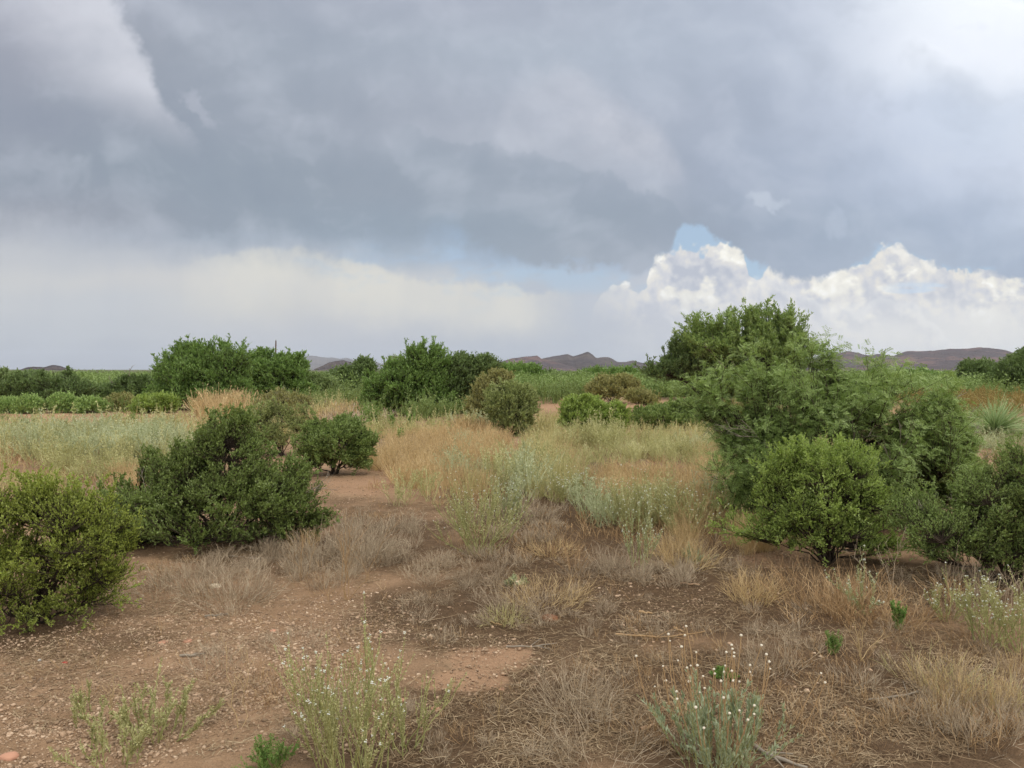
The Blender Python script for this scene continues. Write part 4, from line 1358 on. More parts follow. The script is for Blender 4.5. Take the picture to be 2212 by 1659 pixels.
forb('white_wildflower', 'green herb dotted with white flowers in the golden grass right of centre', 1225, 1090, 0.40, 0.5, 20, flowers=0.7, spread=0.7, per=5, brush=22, bl=0.012)
forb('white_wildflower', 'pale herb with dense white tips at the right edge near the ground', 2130, 1395, 0.34, 0.35, 14, flowers=0.9, spread=0.45, per=5, brush=28, bl=0.008)
forb('white_wildflower', 'small pale herb with white tips under the dark right bush', 2050, 1345, 0.22, 0.2, 8, flowers=0.9, spread=0.4, per=4, brush=24, bl=0.008)
forb('white_wildflower', 'pale flowering herb cut by the right edge', 2212, 1420, 0.36, 0.35, 14, flowers=0.8, spread=0.5, per=5, brush=28, bl=0.008)
forb('white_wildflower', 'crooked pale herb with few white buds below the bright yellow green bush', 1868, 1330, 0.32, 0.25, 6, 'grey_forb', flowers=0.5, spread=0.7, per=4, brush=22, bl=0.010)
forb('sage_herb', 'faded sage green herb at the bottom left corner', 330, 1600, 0.22, 0.5, 13, 'sage_forb', spread=0.8, per=4, brush=26, bl=0.010, cat='herb')
forb('sage_herb', 'faded low herb with yellowish tips at the lower left', 210, 1560, 0.16, 0.4, 8, 'sage_forb', spread=0.9, per=4, brush=20, bl=0.008, cat='herb')
forb('sage_herb', 'tuft of faded herb on the bottom edge left of centre', 250, 1652, 0.18, 0.4, 9, 'sage_forb', spread=0.9, per=4, brush=22, bl=0.009, cat='herb')
forb('green_weed', 'narrow blue green leafy weed standing near the right side', 1942, 1365, 0.17, 0.06, 6, 'green_weed', spread=0.12, per=5, brush=30, bl=0.013, cat='weed', blw=0.7)
forb('green_weed', 'small feathery green weed on the brown litter right of centre', 1795, 1415, 0.13, 0.10, 9, 'green_weed', spread=0.35, per=6, brush=30, bl=0.009, cat='weed')
forb('green_weed', 'low bright green weed on the bottom edge left of centre', 590, 1662, 0.11, 0.12, 16, 'green_weed', spread=1.4, per=6, brush=30, bl=0.010, cat='weed', chl=0.6)
forb('green_weed', 'low green weed behind the silver button-flower plant', 1568, 1468, 0.06, 0.16, 16, 'green_weed', spread=1.8, per=4, brush=22, bl=0.011, cat='weed')
forb('green_weed', 'tiny pale weed beside a stone in the middle of the clearing', 1112, 1268, 0.09, 0.08, 7, 'grey_forb', spread=1.2, per=3, brush=10, bl=0.02, cat='weed')
forb('blue_weed', 'blue grey bushy weed left of the bright yellow green bush', 1498, 1220, 0.14, 0.15, 12, 'silver_forb', spread=0.9, per=4, brush=20, bl=0.012, cat='weed')
for lab, x, yb, h in [('leftmost tall green weed stalk before the central mesquites', 786, 918, 0.5), ('thickest tall green weed stalk before the central mesquites', 800, 924, 0.62), ('tall green weed stalk right of the thickest one', 812, 922, 0.5),
                      ('lone tall green weed stalk left of the grey dead grass in the centre', 848, 926, 0.45), ('tall green weed stalk below the bleached mesquite', 884, 926, 0.45), ('tall green weed stalk above the dark dome-shaped bush', 494, 905, 0.5),
                      ('small dark green weed left of the straw grass', 238, 926, 0.3), ('dark green weed between the herbs and the straw grass', 290, 925, 0.35), ('green weed stalk right of the small round bush', 865, 965, 0.35)]:
    forb('weed_stalk', lab, x, yb, h, 0.16, 7, 'green_weed', spread=0.12, per=4, brush=12, bl=0.045, cat='weed', blw=0.4, sr=0.004, group='green weed stalks')


def button_plant():
    b, p = ground_pts(1550, 1668, 0.12, 60)
    e = empty('button_flower_plant', 'silvery green plant with cream button heads on long stalks at the bottom right', 'wildflower', b)
    P = fan(p, b, 60, 0.33, 0.42, 0.02, 5, 0.015)
    C = branch(P, 2, 0.12, 0.3, 0.8, 0.4, 0.7, 0.02, 4)
    A = np.concatenate([P[:, :, :], ])
    m = MB()
    tubes(m, P, 0.0014, 3)
    tubes(m, C, 0.0010, 3)
    m.build('stems', MAT['green_stem'], e)
    m = MB()
    leaf_on(m, P, 28, 0.024, 0.0062, 0.1, 0.95, 0.6, 0.3)
    leaf_on(m, C, 24, 0.024, 0.008, 0.1, 1.0, 0.6, 0.3)
    m.build('foliage', MAT['silver_forb'], e)
    tips = np.concatenate([P[:, -1], C[:, -1]])
    dd = np.concatenate([P[:, -1] - P[:, 0], C[:, -1] - C[:, 0]])
    o = RNG.choice(len(tips), 52, replace=False)
    Q = grow(tips[o], nrm(nrm(dd[o]) * 0.7 + np.array([0, 0, 0.5]) + RNG.normal(size=(52, 3)) * 0.06), rnd(0.07, 0.25, 52), 0.01, 4)
    fm = MB()
    stones(fm, np.zeros((1, 3)), [0.0155], 0.75, 0.08)
    me = fm.mesh('flower_head', MAT['button_flower'], True)
    for k in range(52):
        m = MB()
        tubes(m, Q[k:k + 1], 0.0018, 4)
        st = m.build('flower_stalk', MAT['orange_twig'], e)
        h = bpy.data.objects.new('flower_head', me)
        COL.objects.link(h)
        h.parent = st
        h.location = tuple(Q[k, -1] - b)
        h.scale = (RNG.uniform(0.7, 1.15),) * 3


button_plant()

for a in [
    ('dry_brush', 'grey fluffy dry brush between the dark dome-shaped bush and the gravel', 500, 1300, 0.26, 0.6, 190, 'grey_twig', 0.9),
    ('dry_brush', 'second grey dry brush just left of the fluffy one', 420, 1262, 0.20, 0.6, 150, 'grey_twig', 1.1),
    ('dry_brush', 'long flattened dry brush in front of the left olive bush', 350, 1285, 0.14, 0.6, 120, 'grey_twig', 1.8),
    ('dry_brush', 'pale grey twiggy brush at the right foot of the dark dome-shaped bush', 790, 1215, 0.36, 0.45, 150, 'grey_twig', 0.75),
    ('dry_brush', 'grey brush leaning against the dark dome-shaped bush', 690, 1205, 0.26, 0.5, 130, 'grey_twig', 1.1),
    ('dry_brush', 'small low grey brush on the gravel slope', 470, 1440, 0.12, 0.3, 80, 'grey_twig', 1.1),
    ('dry_brush', 'thin grey brush above the gravel left of centre', 640, 1400, 0.11, 0.4, 80, 'grey_twig', 1.2),
    ('dry_brush', 'grey leafless brush right of the white-dotted bushy herb', 1160, 1130, 0.26, 0.4, 110, 'grey_twig', 0.8),
    ('dry_brush', 'grey leafless brush in the middle of the damp clearing', 1110, 1325, 0.20, 0.35, 110, 'grey_twig', 1.0),
    ('dry_brush', 'grey brush below the candelabra-shaped herb', 1320, 1235, 0.20, 0.3, 90, 'grey_twig', 0.8),
    ('dry_brush', 'grey spiky brush in the lower centre right of the bare sand patch', 1240, 1535, 0.19, 0.4, 150, 'grey_twig', 0.9),
    ('dry_brush', 'grey twiggy brush above the silver button-flower plant', 1665, 1450, 0.22, 0.3, 70, 'grey_twig', 0.8),
    ('dry_brush', 'flat grey brush on the litter at the lower right', 1850, 1478, 0.09, 0.3, 80, 'grey_twig', 1.4),
    ('dry_brush', 'grey brush below the dark bush at the right edge', 2120, 1300, 0.28, 0.5, 60, 'grey_twig', 0.8),
    ('dry_brush', 'grey brush at the bottom right corner', 2090, 1590, 0.16, 0.5, 60, 'grey_twig', 1.0),
    ('dry_brush', 'grey brush on the bottom edge right of the centre', 1300, 1640, 0.16, 0.5, 90, 'grey_twig', 1.3),
    ('straw_clump', 'straw coloured mound of arching stems in the middle of the clearing', 1185, 1310, 0.22, 0.5, 130, 'gold_grass', 1.4),
    ('straw_clump', 'golden grass clump below the left end of the bright yellow green bush', 1625, 1302, 0.22, 0.3, 150, 'gold_grass', 0.75),
    ('straw_clump', 'golden stems below the pale flowering herbs right of centre', 1480, 1225, 0.24, 0.45, 120, 'gold_grass', 1.0),
    ('straw_clump', 'orange brown tangle of twigs under the bright yellow green bush', 1770, 1320, 0.34, 0.6, 120, 'orange_twig', 0.9),
    ('straw_clump', 'orange brown twigs between the bright and the dark right bushes', 1900, 1350, 0.26, 0.6, 80, 'orange_twig', 1.2),
    ('straw_clump', 'bundle of thin orange upright twigs in the upper clearing', 1240, 1235, 0.26, 0.15, 34, 'orange_twig', 0.45),
    ('straw_clump', 'dull golden clump in front of the white-dotted bushy herb', 1190, 1200, 0.16, 0.4, 70, 'gold_grass', 1.3),
    ('straw_clump', 'small clump of yellow grass at the foot of the dark dome-shaped bush', 655, 1190, 0.20, 0.25, 50, 'gold_grass', 0.7),
    ('straw_clump', 'yellowish grass spray at the right edge of the litter', 2150, 1540, 0.18, 0.5, 30, 'pale_grass', 1.0),
    ('straw_clump', 'straw spray rising from the litter below the dark right bush', 2010, 1480, 0.20, 0.35, 34, 'pale_grass', 0.9),
    ('straw_clump', 'low green yellow grass clump above the bare sand patch', 1090, 1350, 0.14, 0.2, 60, 'pale_grass', 0.9),
]:
    nm_, lab, X_, Y_, h_, r_, n_, mt_, sp_ = a
    dry(nm_, lab, X_, Y_, h_, r_, n_, mt_, sp_, per=3)


def weed_skeleton(label, X, Yb, h, n, lean=0.4, mat='orange_twig', w=0.003):
    b, p = ground_pts(X, Yb, 0.02, n)
    e = empty('dry_stalk', label, 'dry stalk', b)
    P = fan(p, b, n, h, lean, 0.04, 7, 0.02)
    for i in range(n):
        m = MB()
        tubes(m, P[i:i + 1], np.linspace(1, 0.4, 7)[None] * w, 4)
        C = branch(P[i:i + 1], 4, h * 0.35, 0.35, 0.9, 0.55, 0.25, 0.03, 4)
        tubes(m, C, np.linspace(1, 0.4, 4)[None] * w * 0.5, 3)
        D_ = branch(C, 3, h * 0.12, 0.3, 0.9, 0.6, 0.25, 0, 3)
        tubes(m, D_, w * 0.28, 3)
        m.build('stem', MAT[mat], e)


weed_skeleton('tall forked orange brown dry stalk on the gravel in front of the grey brush', 748, 1300, 0.62, 5, 0.55)
weed_skeleton('single thin straw stalk standing on the pink gravel at the bottom', 524, 1578, 0.42, 2, 0.12, 'gold_grass', 0.002)
weed_skeleton('short straw stalk on the gravel slope at the lower left', 246, 1560, 0.20, 3, 0.3, 'gold_grass', 0.0018)
weed_skeleton('crooked grey stalk rising from the grey brush beside the dark dome', 655, 1250, 0.5, 4, 0.6, 'orange_twig', 0.0024)
weed_skeleton('forked straw stalk in the right of the litter', 1862, 1430, 0.24, 4, 0.5, 'gold_grass', 0.003)
weed_skeleton('tall bent golden stalk in the pale grass left of the feathery bush', 1260, 1085, 0.6, 5, 0.45, 'gold_grass', 0.004)
weed_skeleton('bare white-grey stalk before the dark right bush', 1925, 1290, 0.45, 3, 0.5, 'grey_twig', 0.003)
weed_skeleton('bare thin stalk left of the bottom edge dry brush', 1085, 1560, 0.16, 2, 0.2, 'gold_grass', 0.0018)


# ---- sticks, stones
def stick(label, X, Y, L, ang, r=0.012, mat='grey_bark', bend=0.12, fork=True):
    b = ground_at(X, Y)
    s = np.linspace(-0.5, 0.5, 8)
    x = b[0] + np.cos(ang) * s * L - np.sin(ang) * bend * L * (s * s * 4 - .4)
    y = b[1] + np.sin(ang) * s * L + np.cos(ang) * bend * L * (s * s * 4 - .4)
    P = np.stack([x, y, height(x, y) + r * 1.5 + 0.01 * np.abs(np.sin(s * 7))], -1)
    e = empty('fallen_stick', label, 'stick', b)
    m = MB()
    tubes(m, P[None], (np.linspace(1, 0.45, 8) * r * rnd(0.85, 1.15, 8))[None], 7)
    m.build('stick_shaft', MAT[mat], e, smooth=True)
    if fork:
        m = MB()
        q = grow(P[3:5], nrm(np.array([[math.cos(ang + .7), math.sin(ang + .7), 0.15], [math.cos(ang - .6), math.sin(ang - .6), 0.1]])), [L * .35, L * .3], -0.03, 4)
        tubes(m, q, np.linspace(1, .4, 4)[None] * r * 0.5, 5)
        m.build('side_twig', MAT[mat], e)


stick('short grey weathered branch on the gravel slope', 415, 1422, 0.13, 0.3, 0.009)
stick('pale grey stick lying under the fluffy grey brush', 468, 1334, 0.14, 0.35, 0.007)
stick('long thin bleached stick at the foot of the dark dome-shaped bush', 545, 1208, 0.45, -0.1, 0.006)
stick('thick pale stick beneath the silver button-flower plant', 1665, 1640, 0.30, -0.9, 0.012, 'grey_bark')
stick('short pale brown stick on the dark damp soil right of centre', 1490, 1268, 0.14, -0.25, 0.011, 'tan_wood', fork=False)
stick('little tan stick left of the dark damp soil', 1395, 1330, 0.09, -0.4, 0.010, 'orange_twig', fork=False)
stick('curved tan branch lying across the damp soil', 1430, 1378, 0.55, 0.05, 0.007, 'orange_twig')
stick('short upright tan stick on the litter right of the damp soil', 1465, 1366, 0.09, -1.1, 0.008, 'orange_twig', fork=False)
stick('thin brown branch on the litter in the lower right', 1960, 1500, 0.5, 0.5, 0.006, 'grey_bark')
stick('tan wood chip at the lower right', 1955, 1550, 0.06, -0.7, 0.008, 'tan_wood', fork=False)
stick('bent tan wood chip left of the silver button-flower plant', 1400, 1580, 0.08, 0.6, 0.010, 'tan_wood', fork=False)
stick('grey twig fan lying on the litter near the centre', 1150, 1400, 0.3, 0.2, 0.006)
stick('bleached branch on the ground beneath the dark right bush', 2080, 1240, 0.5, 0.4, 0.009)
stick('short stick left of the bare sand patch, pointing up at the reddish stump', 1070, 1352, 0.1, -0.7, 0.007, 'orange_twig', fork=False)


def rock(label, X, Y, size, mat, flat=0.6, name='rock', cat='rock'):
    b = ground_at(X, Y)
    v, f = ICO_V, ICO_F
    # one subdivision
    vs = [tuple(p) for p in v]
    mid = {}

    def md(a, c):
        k = (min(a, c), max(a, c))
        if k not in mid:
            p = np.array(vs[a]) + np.array(vs[c])
            vs.append(tuple(p / np.linalg.norm(p)))
            mid[k] = len(vs) - 1
        return mid[k]
    for _ in range(2):
        nf = []
        mid.clear()
        for a, c, d in f:
            x, y, z = md(a, c), md(c, d), md(d, a)
            nf += [(a, x, z), (c, y, x), (d, z, y), (x, y, z)]
        f = nf
    v = np.array(vs)
    o = RNG.random(3) * 30
    v = v * (0.75 + 0.5 * fbm(v * 1.6 + o, 2, 3))[:, None]
    v = np.sign(v) * np.abs(v) ** 0.85
    v = v * np.array([1.2, 0.9, flat]) * size / 2 + b + np.array([0, 0, size * flat * 0.22])
    m = MB()
    m.add(v, None, np.array(f))
    r = m.build(name, MAT[mat], None, world=b)
    tag(r, label, cat)


rock('rounded cream stone half hidden in the grey brush', 465, 1270, 0.075, 'pale_rock')
rock('pale pink stone on the gravel right of the forked dry stalk', 830, 1370, 0.030, 'pink_rock')
rock('squarish pink stone at the left edge of the damp soil', 790, 1352, 0.030, 'pink_rock')
rock('pink stone on the upper gravel near the forked dry stalk', 868, 1325, 0.028, 'pink_rock')
rock('tan stone beside the tiny pale weed in the middle of the clearing', 1122, 1262, 0.06, 'pale_rock')
rock('flat pink stone near the olive bush on the left', 355, 1390, 0.06, 'pink_rock', 0.35)
rock('pink stone above the curved grey branch', 405, 1388, 0.045, 'pink_rock')
rock('reddish brown crumbling stump chunk above the bare sand patch', 1186, 1340, 0.10, 'red_wood', 0.5, 'wood_chunk', 'wood chunk')
rock('white pebble on the litter at the left edge', 85, 1428, 0.025, 'white_wall')
rock('pink stone above the bottom left herb', 940, 1535, 0.04, 'pink_rock')
rock('pink stone between the two bottom herbs', 870, 1515, 0.035, 'pink_rock')
rock('pink stone on the gravel in the lower left', 590, 1365, 0.035, 'pink_rock')
rock('tan stone at the edge of the bare sand patch', 1085, 1492, 0.03, 'pink_rock')
rock('largest pink stone near the bottom left corner', 20, 1640, 0.06, 'pink_rock')
rock('pale red withered leaf ball on the gravel at the far left', 140, 1433, 0.028, 'red_leaf', 0.5, 'red_leaf', 'leaf')


# ================================================================== uncountable cover
def proto(kind, lod, seed):
    m = MB()
    z0 = np.zeros(3)
    w = (1.0, 2.0, 4.5)[lod]
    if kind == 'grass':
        n = (70, 34, 14)[lod]
        p = RNG.normal(size=(n, 3)) * np.array([0.05, 0.05, 0])
        P = fan(p, z0, n, 0.42, 0.38, -0.06, 4, 0.02)
        ribbons(m, P, np.array([[1.0, .9, .7, .35]]) * 0.0028 * w)
        leaf_on(m, P[: n // 2], (6, 3, 2)[lod], 0.022 * w ** .5, 0.005 * w, 0.6, 1.0, 0.35, 0.3)
    elif kind == 'forb':
        n = (12, 9, 5)[lod]
        p = RNG.normal(size=(n, 3)) * np.array([0.03, 0.03, 0])
        P = fan(p, z0, n, 0.40, 0.55, 0.02, 4, 0.02)
        C = branch(P, (4, 3, 3)[lod], 0.15, 0.35, 0.95, 0.5, 0.6, 0, 3)
        ribbons(m, P, 0.003 * w)
        leaf_on(m, C, (16, 11, 7)[lod], 0.014 * w ** .7, 0.0060 * w ** .7, 0.1, 1.0, 1.0, 0.25)
        leaf_on(m, P, (10, 8, 5)[lod], 0.016 * w ** .7, 0.005 * w ** .7, 0.3, 1.0, 0.9, 0.25)
    elif kind == 'twig':
        n = (34, 18, 8)[lod]
        p = RNG.normal(size=(n, 3)) * np.array([0.05, 0.05, 0])
        P = fan(p, z0, n, 0.20, 0.9, -0.03, 4, 0.03)
        C = branch(P, 3, 0.09, 0.2, 0.95, 0.6, 0.2, 0, 3)
        ribbons(m, P, 0.0028 * w)
        ribbons(m, C, 0.0020 * w)
    elif kind == 'sprout':
        n = (9, 6, 4)[lod]
        p = RNG.normal(size=(n, 3)) * np.array([0.03, 0.03, 0])
        P = fan(p, z0, n, 0.10, 0.9, -0.03, 4, 0.03)
        ribbons(m, P, 0.0022 * w)
    return m


def ell(L):
    X, Y, Sx = [], [], []
    for cx, cy, rx, ry, n, s in L:
        a = rnd(0, 6.2832, n)
        q = np.sqrt(RNG.random(n))
        X.append(cx + rx * q * np.cos(a))
        Y.append(cy + ry * q * np.sin(a))
        Sx.append(np.full(n, s) * rnd(0.7, 1.25, n))
    return np.concatenate(X), np.concatenate(Y), np.concatenate(Sx)


KEEPOUT = [(1050, 1425, 95, 20), (1010, 1470, 76, 18), (1110, 1415, 36, 14), (1690, 1210, 70, 10), (90, 905, 130, 8), (1010, 960, 60, 6), (740, 1045, 120, 9), (800, 1075, 90, 10)]


def seed_of(name):
    return float(sum(ord(c) for c in name) % 37)


def cover(name, label, cat, kind, mat, regions):
    dn = {'golden_grass': 2.0, 'pale_grass': 1.3, 'sage_herbs': 0.9, 'grey_herbs': 1.0}.get(name, 1.0)
    X, Y, s = ell([(q[0], q[1], q[2], q[3], int(q[4] * dn), q[5]) for q in regions])
    k = Y > 822
    for cx, cy, rx, ry in KEEPOUT:
        k &= ((X - cx) / rx) ** 2 + ((Y - cy) / ry) ** 2 > 1
    X, Y, s = X[k], Y[k], s[k]
    p = ground_at(X, Y)
    k = RNG.random(len(p)) < 0.12 + sstep(fbm(p[:, :2] * np.array([1.3, 0.8]) + seed_of(name), 91, 3), 0.42, 0.56)
    p, s = p[k], s[k]
    d = p[:, 1]
    m = MB()
    for lod, (a, b) in enumerate([(0, 7.5), (7.5, 17), (17, 1e9)]):
        o = np.where((d >= a) & (d < b))[0]
        if not len(o):
            continue
        g = RNG.integers(0, 4, len(o))
        for v in range(4):
            oo = o[g == v]
            stamp(m, proto(kind, lod, v), p[oo], s[oo], rnd(0, 6.28, len(oo)))
    o = m.build(name, MAT[mat])
    tag(o, label, cat, kind='stuff')


cover('golden_grass', 'golden dry grass growing in swathes across the middle of the flat', 'grass', 'grass', 'gold_grass', [
    (950, 1010, 120, 60, 190, .95), (1010, 960, 90, 34, 160, .9), (985, 1070, 70, 26, 60, .8), (1080, 1000, 80, 40, 60, .9), (880, 965, 60, 28, 60, .8), (1440, 1090, 120, 46, 150, .8), (1500, 1140, 70, 40, 80, .9), (1330, 1060, 90, 30, 60, .7),
    (488, 895, 62, 12, 110, 1.9), (560, 905, 40, 14, 50, 1.3), (330, 1050, 90, 20, 50, .7), (60, 970, 110, 20, 80, .7), (1250, 890, 60, 10, 40, 1.0), (1190, 1010, 60, 50, 50, .9), (330, 925, 120, 12, 60, .9), (1620, 1180, 60, 20, 30, .6), (820, 1000, 40, 20, 30, .8), (1440, 1200, 60, 24, 34, .7), (2100, 1500, 120, 90, 5, .5), (1560, 990, 120, 50, 60, .7), (700, 900, 100, 16, 60, 1.2), (2150, 880, 90, 20, 14, 1.3), (1980, 900, 100, 26, 14, 1.2)])
cover('pale_grass', 'pale yellow green grass between the bushes of the middle ground', 'grass', 'grass', 'pale_grass', [
    (1185, 985, 60, 46, 90, 1.0), (1190, 1050, 70, 36, 60, .9), (1450, 950, 130, 24, 150, .9), (1520, 935, 70, 16, 90, .9), (1180, 925, 40, 18, 50, 1.0), (120, 930, 160, 18, 70, .9), (320, 940, 110, 16, 50, .8), (700, 895, 60, 14, 60, 1.4), (860, 940, 90, 16, 80, .9), (1330, 980, 90, 22, 60, .8), (750, 870, 60, 8, 60, 1.2), (30, 1050, 110, 26, 40, .6), (560, 940, 80, 30, 60, 1.0), (1050, 1075, 40, 30, 20, .8)])
cover('sage_herbs', 'pale sage green herbs spread thickly over the left and middle flats', 'herbs', 'forb', 'sage_forb', [
    (180, 985, 220, 44, 170, 1.25), (330, 960, 110, 34, 90, 1.2), (60, 945, 120, 22, 70, 1.1), (420, 930, 90, 22, 60, 1.0), (1110, 1040, 60, 36, 44, 1.15), (1200, 1020, 60, 40, 40, 1.15), (1290, 965, 60, 20, 90, 1.2), (1420, 985, 120, 26, 120, .9), (900, 1075, 50, 14, 16, .9), (830, 945, 60, 16, 30, 1.0), (980, 925, 110, 14, 40, 1.0), (1480, 1010, 100, 30, 70, .9), (1400, 1130, 90, 26, 24, 1.0), (240, 1030, 120, 26, 70, .8), (860, 1095, 30, 10, 5, .9), (1300, 1010, 80, 26, 50, .8), (720, 885, 60, 8, 40, 1.4)])
cover('grey_herbs', 'grey green herbs mixed into the pale ones on the left flat', 'herbs', 'forb', 'grey_forb', [
    (200, 975, 200, 34, 230, 1.25), (330, 985, 90, 26, 80, 1.2), (1140, 1060, 60, 24, 26, 1.1), (1350, 1120, 100, 30, 24, .9), (1010, 975, 80, 24, 40, .9), (2150, 970, 80, 30, 70, 1.1), (1530, 1110, 50, 36, 30, .9), (1480, 960, 90, 18, 50, .9), (1030, 930, 60, 12, 40, 1.0), (1000, 1035, 60, 20, 16, 1.0)])
cover('dry_ground_twigs', 'grey and brown dry twigs standing thinly all over the ground', 'dry twigs', 'twig', 'grey_twig', [
    (850, 985, 90, 26, 110, 1.0), (780, 905, 100, 16, 170, 1.6), (650, 885, 80, 12, 90, 1.6), (1100, 960, 160, 34, 90, .8), (1350, 1040, 200, 60, 140, .8), (300, 1060, 160, 30, 90, .7), (1150, 1130, 140, 50, 60, .7), (1500, 1220, 200, 50, 60, .6), (560, 1240, 240, 50, 120, .6), (800, 1180, 100, 60, 50, .7), (1200, 1300, 340, 130, 60, .5), (1700, 1480, 480, 170, 90, .45), (400, 1380, 300, 60, 30, .4), (1000, 1580, 480, 80, 34, .4), (2020, 1300, 200, 60, 50, .7), (2080, 1560, 160, 90, 30, .6), (700, 1090, 120, 20, 30, .5), (900, 1130, 60, 30, 20, .6), (1000, 1240, 120, 40, 30, .6)])
cover('brown_sprigs', 'brown and straw coloured sprigs on the damp clearing', 'dry twigs', 'sprout', 'orange_twig', [
    (1100, 1300, 420, 130, 260, .8), (1700, 1480, 500, 180, 460, .8), (1100, 1540, 420, 110, 240, .7), (600, 1250, 300, 60, 160, .9), (420, 1420, 400, 130, 520, .8), (1450, 1130, 200, 60, 260, 1.5), (960, 1050, 160, 60, 220, 1.6), (1100, 1160, 200, 60, 160, 1.2), (780, 1080, 140, 50, 150, .8), (300, 1060, 180, 34, 160, 1.6), (200, 1000, 260, 50, 520, 2.0), (1850, 1300, 260, 60, 240, 1.5), (2100, 1500, 160, 140, 110, 1.1), (1400, 1010, 240, 50, 200, 1.8)])
cover('green_understory', 'fresh green low growth between the bushes below the skyline trees', 'undergrowth', 'forb', 'dull_green', [
    (740, 872, 80, 14, 200, 1.8), (640, 890, 60, 10, 60, 1.6), (900, 905, 130, 8, 110, 1.6), (480, 890, 70, 8, 70, 1.5), (300, 888, 80, 8, 80, 1.6), (1170, 862, 90, 14, 150, 1.8), (1280, 858, 60, 5, 40, 1.4), (1450, 856, 70, 5, 40, 1.4), (1000, 900, 60, 8, 50, 1.5), (100, 864, 160, 5, 60, 1.3), (1560, 862, 40, 6, 20, 1.3), (30, 925, 60, 8, 12, 0.9), (2080, 862, 120, 10, 200, 1.8), (2140, 930, 80, 26, 50, 1.3)])
cover('rusty_scrub', 'rusty brown low scrub on the far flat at the right', 'scrub', 'forb', 'brown_scrub', [
    (2120, 880, 110, 22, 260, 1.6), (2010, 870, 120, 16, 160, 1.5), (150, 845, 140, 10, 120, 1.8), (1600, 905, 80, 14, 60, 1.2)])


def litter():
    L = [(1150, 1330, 440, 140, 9000, 1), (1750, 1480, 520, 190, 17000, 1), (1050, 1570, 420, 100, 8500, 1), (620, 1240, 320, 70, 3600, 1), (850, 1180, 220, 90, 2600, 1), (1300, 1180, 300, 80, 3600, 1), (350, 1450, 380, 190, 7500, 1), (2050, 1330, 240, 110, 4200, 1), (300, 1290, 130, 70, 1600, 1), (80, 1400, 180, 50, 900, 1), (800, 1070, 180, 50, 2600, 1), (900, 1130, 160, 60, 2400, 1), (420, 1200, 260, 60, 2400, 1), (250, 1090, 140, 60, 1500, 1), (1500, 1100, 260, 60, 2400, 1), (1640, 1225, 130, 40, 2200, 1), (1900, 1270, 220, 40, 3200, 1), (2150, 1290, 100, 40, 1500, 1), (560, 1190, 160, 20, 1200, 1), (230, 1180, 130, 70, 1300, 1)]
    X, Y, s = ell(L)
    k = np.ones(len(X), bool)
    for cx, cy, rx, ry in KEEPOUT[:3]:
        k &= (((X - cx) / rx) ** 2 + ((Y - cy) / ry) ** 2 > RNG.uniform(0.4, 1.2, len(X)))
    X, Y = X[k], Y[k]
    p = ground_at(X, Y)
    cl = fbm(p[:, :2] * 3.2, 61, 3)
    k = RNG.random(len(p)) < sstep(cl, 0.30, 0.58)
    p = p[k]
    n = len(p)
    a = rnd(0, 6.2832, n)
    d = np.stack([np.cos(a), np.sin(a), np.abs(RNG.normal(size=n)) * 0.10], -1)
    p = p + np.stack([0 * a, 0 * a, rnd(0.006, 0.022, n)], -1)
    ln = np.exp(RNG.normal(size=n) * 0.55) * 0.055
    P = grow(p, d, ln, -0.08, 4, 0.05)
    gz = height(P[..., 0], P[..., 1]) + 0.004
    P[..., 2] = np.maximum(P[..., 2], gz)
    m = MB()
    ribbons(m, P, (rnd(0.0011, 0.0030, n)[:, None]) * np.array([[1, 1, .9, .5]]), side=np.array([0, 0, 1.0]) + RNG.normal(size=(n, 1, 3)) * 0.5)
    o = m.build('straw_litter', MAT['litter'])
    tag(o, 'brown and straw coloured plant litter strewn over the clearing', 'litter', kind='stuff')


litter()


def gravel():
    L = [(350, 1470, 420, 170, 19000, 1), (560, 1360, 300, 70, 5200, 1), (800, 1450, 200, 100, 3600, 1), (150, 1620, 260, 60, 2600, 1), (780, 1330, 130, 60, 1500, 1), (1100, 1330, 420, 150, 1600, 1), (1700, 1450, 480, 180, 1300, 1), (1420, 1310, 160, 60, 800, 1), (1050, 1440, 140, 70, 1400, 1), (650, 1100, 240, 60, 900, 1), (620, 1560, 260, 90, 3500, 1), (760, 1060, 150, 30, 1500, 1), (400, 1240, 160, 50, 1500, 1), (860, 1110, 140, 50, 1500, 1), (250, 1100, 140, 50, 900, 1), (640, 1250, 200, 50, 1400, 1), (1690, 1215, 100, 22, 500, 1)]
    X, Y, s = ell(L)
    p = ground_at(X, Y)
    cl = fbm(p[:, :2] * 2.4 + 9, 71, 3)
    k = RNG.random(len(p)) < sstep(cl, 0.28, 0.6) + 0.12
    p = p[k]
    n = len(p)
    sz = np.clip(np.exp(RNG.normal(size=n) * 0.62) * 0.0062, 0.003, 0.030)
    p[:, 2] += sz * 0.05 + 0.002 + (fbm(p[:, :2] * 9, 41, 3) ** 2) * 0.028
    m = MB()
    stones(m, p, sz)
    o = m.build('gravel', MAT['gravel'])
    tag(o, 'pinkish gravel scattered over the bare soil', 'gravel', kind='stuff')


gravel()


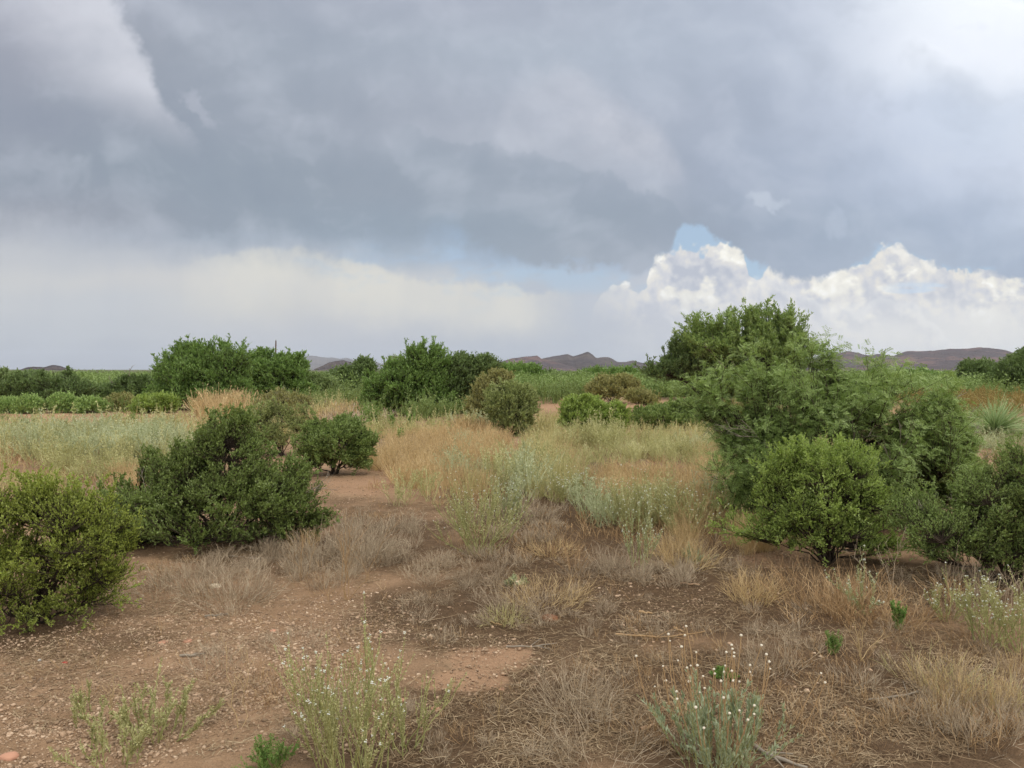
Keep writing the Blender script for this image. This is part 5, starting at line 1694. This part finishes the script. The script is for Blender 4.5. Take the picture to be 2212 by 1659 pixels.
def far_scrub():
    """the scrub of the plain beyond the trees one can tell apart"""
    m = MB()
    protos = []
    for v in range(12):
        q = MB()
        n = 190 if v < 6 else 620
        fs = 1.0 if v < 6 else 0.42
        u = nrm(RNG.normal(size=(n, 3)))
        rad = RNG.random(n)[:, None] ** 0.4
        p = u * rad * np.array([1.0, 1.0, 0.48]) + np.array([0, 0, 0.50])
        p = p * (0.8 + 0.5 * vnoise(u * 2 + v * 7, 3))[:, None]
        p[:, 2] = np.maximum(p[:, 2], 0.03)
        leaves(q, p, RNG.normal(size=(n, 3)) + np.array([0, 0, 0.5]), RNG.normal(size=(n, 3)) + np.array([0, 0, 0.6]), rnd(0.2, 0.42, n) * fs, rnd(0.08, 0.2, n) * fs)
        a = rnd(0, 6.28, 5)
        P = grow(np.zeros((5, 3)), nrm(np.stack([np.cos(a) * .6, np.sin(a) * .6, np.ones(5)], -1)), rnd(.5, .8, 5), 0, 4)
        tubes(q, P, 0.02, 3)
        protos.append(q)
    n = 9000
    D = 44 * np.exp(RNG.random(n) ** 0.95 * math.log(1500 / 44.0))
    uu = rnd(-0.80, 0.80, n)
    x = uu * D
    dens = fbm(np.stack([x, D], -1) / 40.0, 81, 3)
    k = (dens > 0.30) & ~((D < 75) & (uu < -0.38) & (uu > -0.72) & (dens < 0.5))
    x, D = x[k], D[k]
    sc = (1 + 0.9 * (RNG.random(len(x)) > 0.93) * (D > 230)) * np.where(D < 220, 0.85 + 0.62 * RNG.random(len(x)), 0.55 + 0.65 * RNG.random(len(x)) ** 2)
    p = np.stack([x, D, height(x, D)], -1)
    g = RNG.integers(0, 6, len(x)) + np.where(D < 150, 6, 0)
    for v in range(12):
        o = g == v
        stamp(m, protos[v], p[o], sc[o], rnd(0, 6.28, o.sum()), 0.05)
    o = m.build('far_scrub', MAT['far_scrub'])
    tag(o, 'green desert scrub covering the plain out to the foot of the hills', 'scrub', kind='stuff')


far_scrub()
#PART4


def haze():
    m = bpy.data.materials.new('thin_air')
    m.use_nodes = True
    m.node_tree.nodes.clear()
    T = NT(m.node_tree)
    v = T.n.new('ShaderNodeVolumePrincipled')
    v.inputs['Color'].default_value = (0.80, 0.86, 1.0, 1)
    v.inputs['Density'].default_value = HAZE
    v.inputs['Anisotropy'].default_value = 0.0
    out = T.n.new('ShaderNodeOutputMaterial')
    T.l.new(v.outputs[0], out.inputs['Volume'])
    b = MB()
    box(b, -14500, 14500, -14500, 14500, -4, 420)
    o = b.build('haze', m)
    tag(o, 'thin pale haze in the air over the whole plain', 'haze', kind='stuff')


haze()
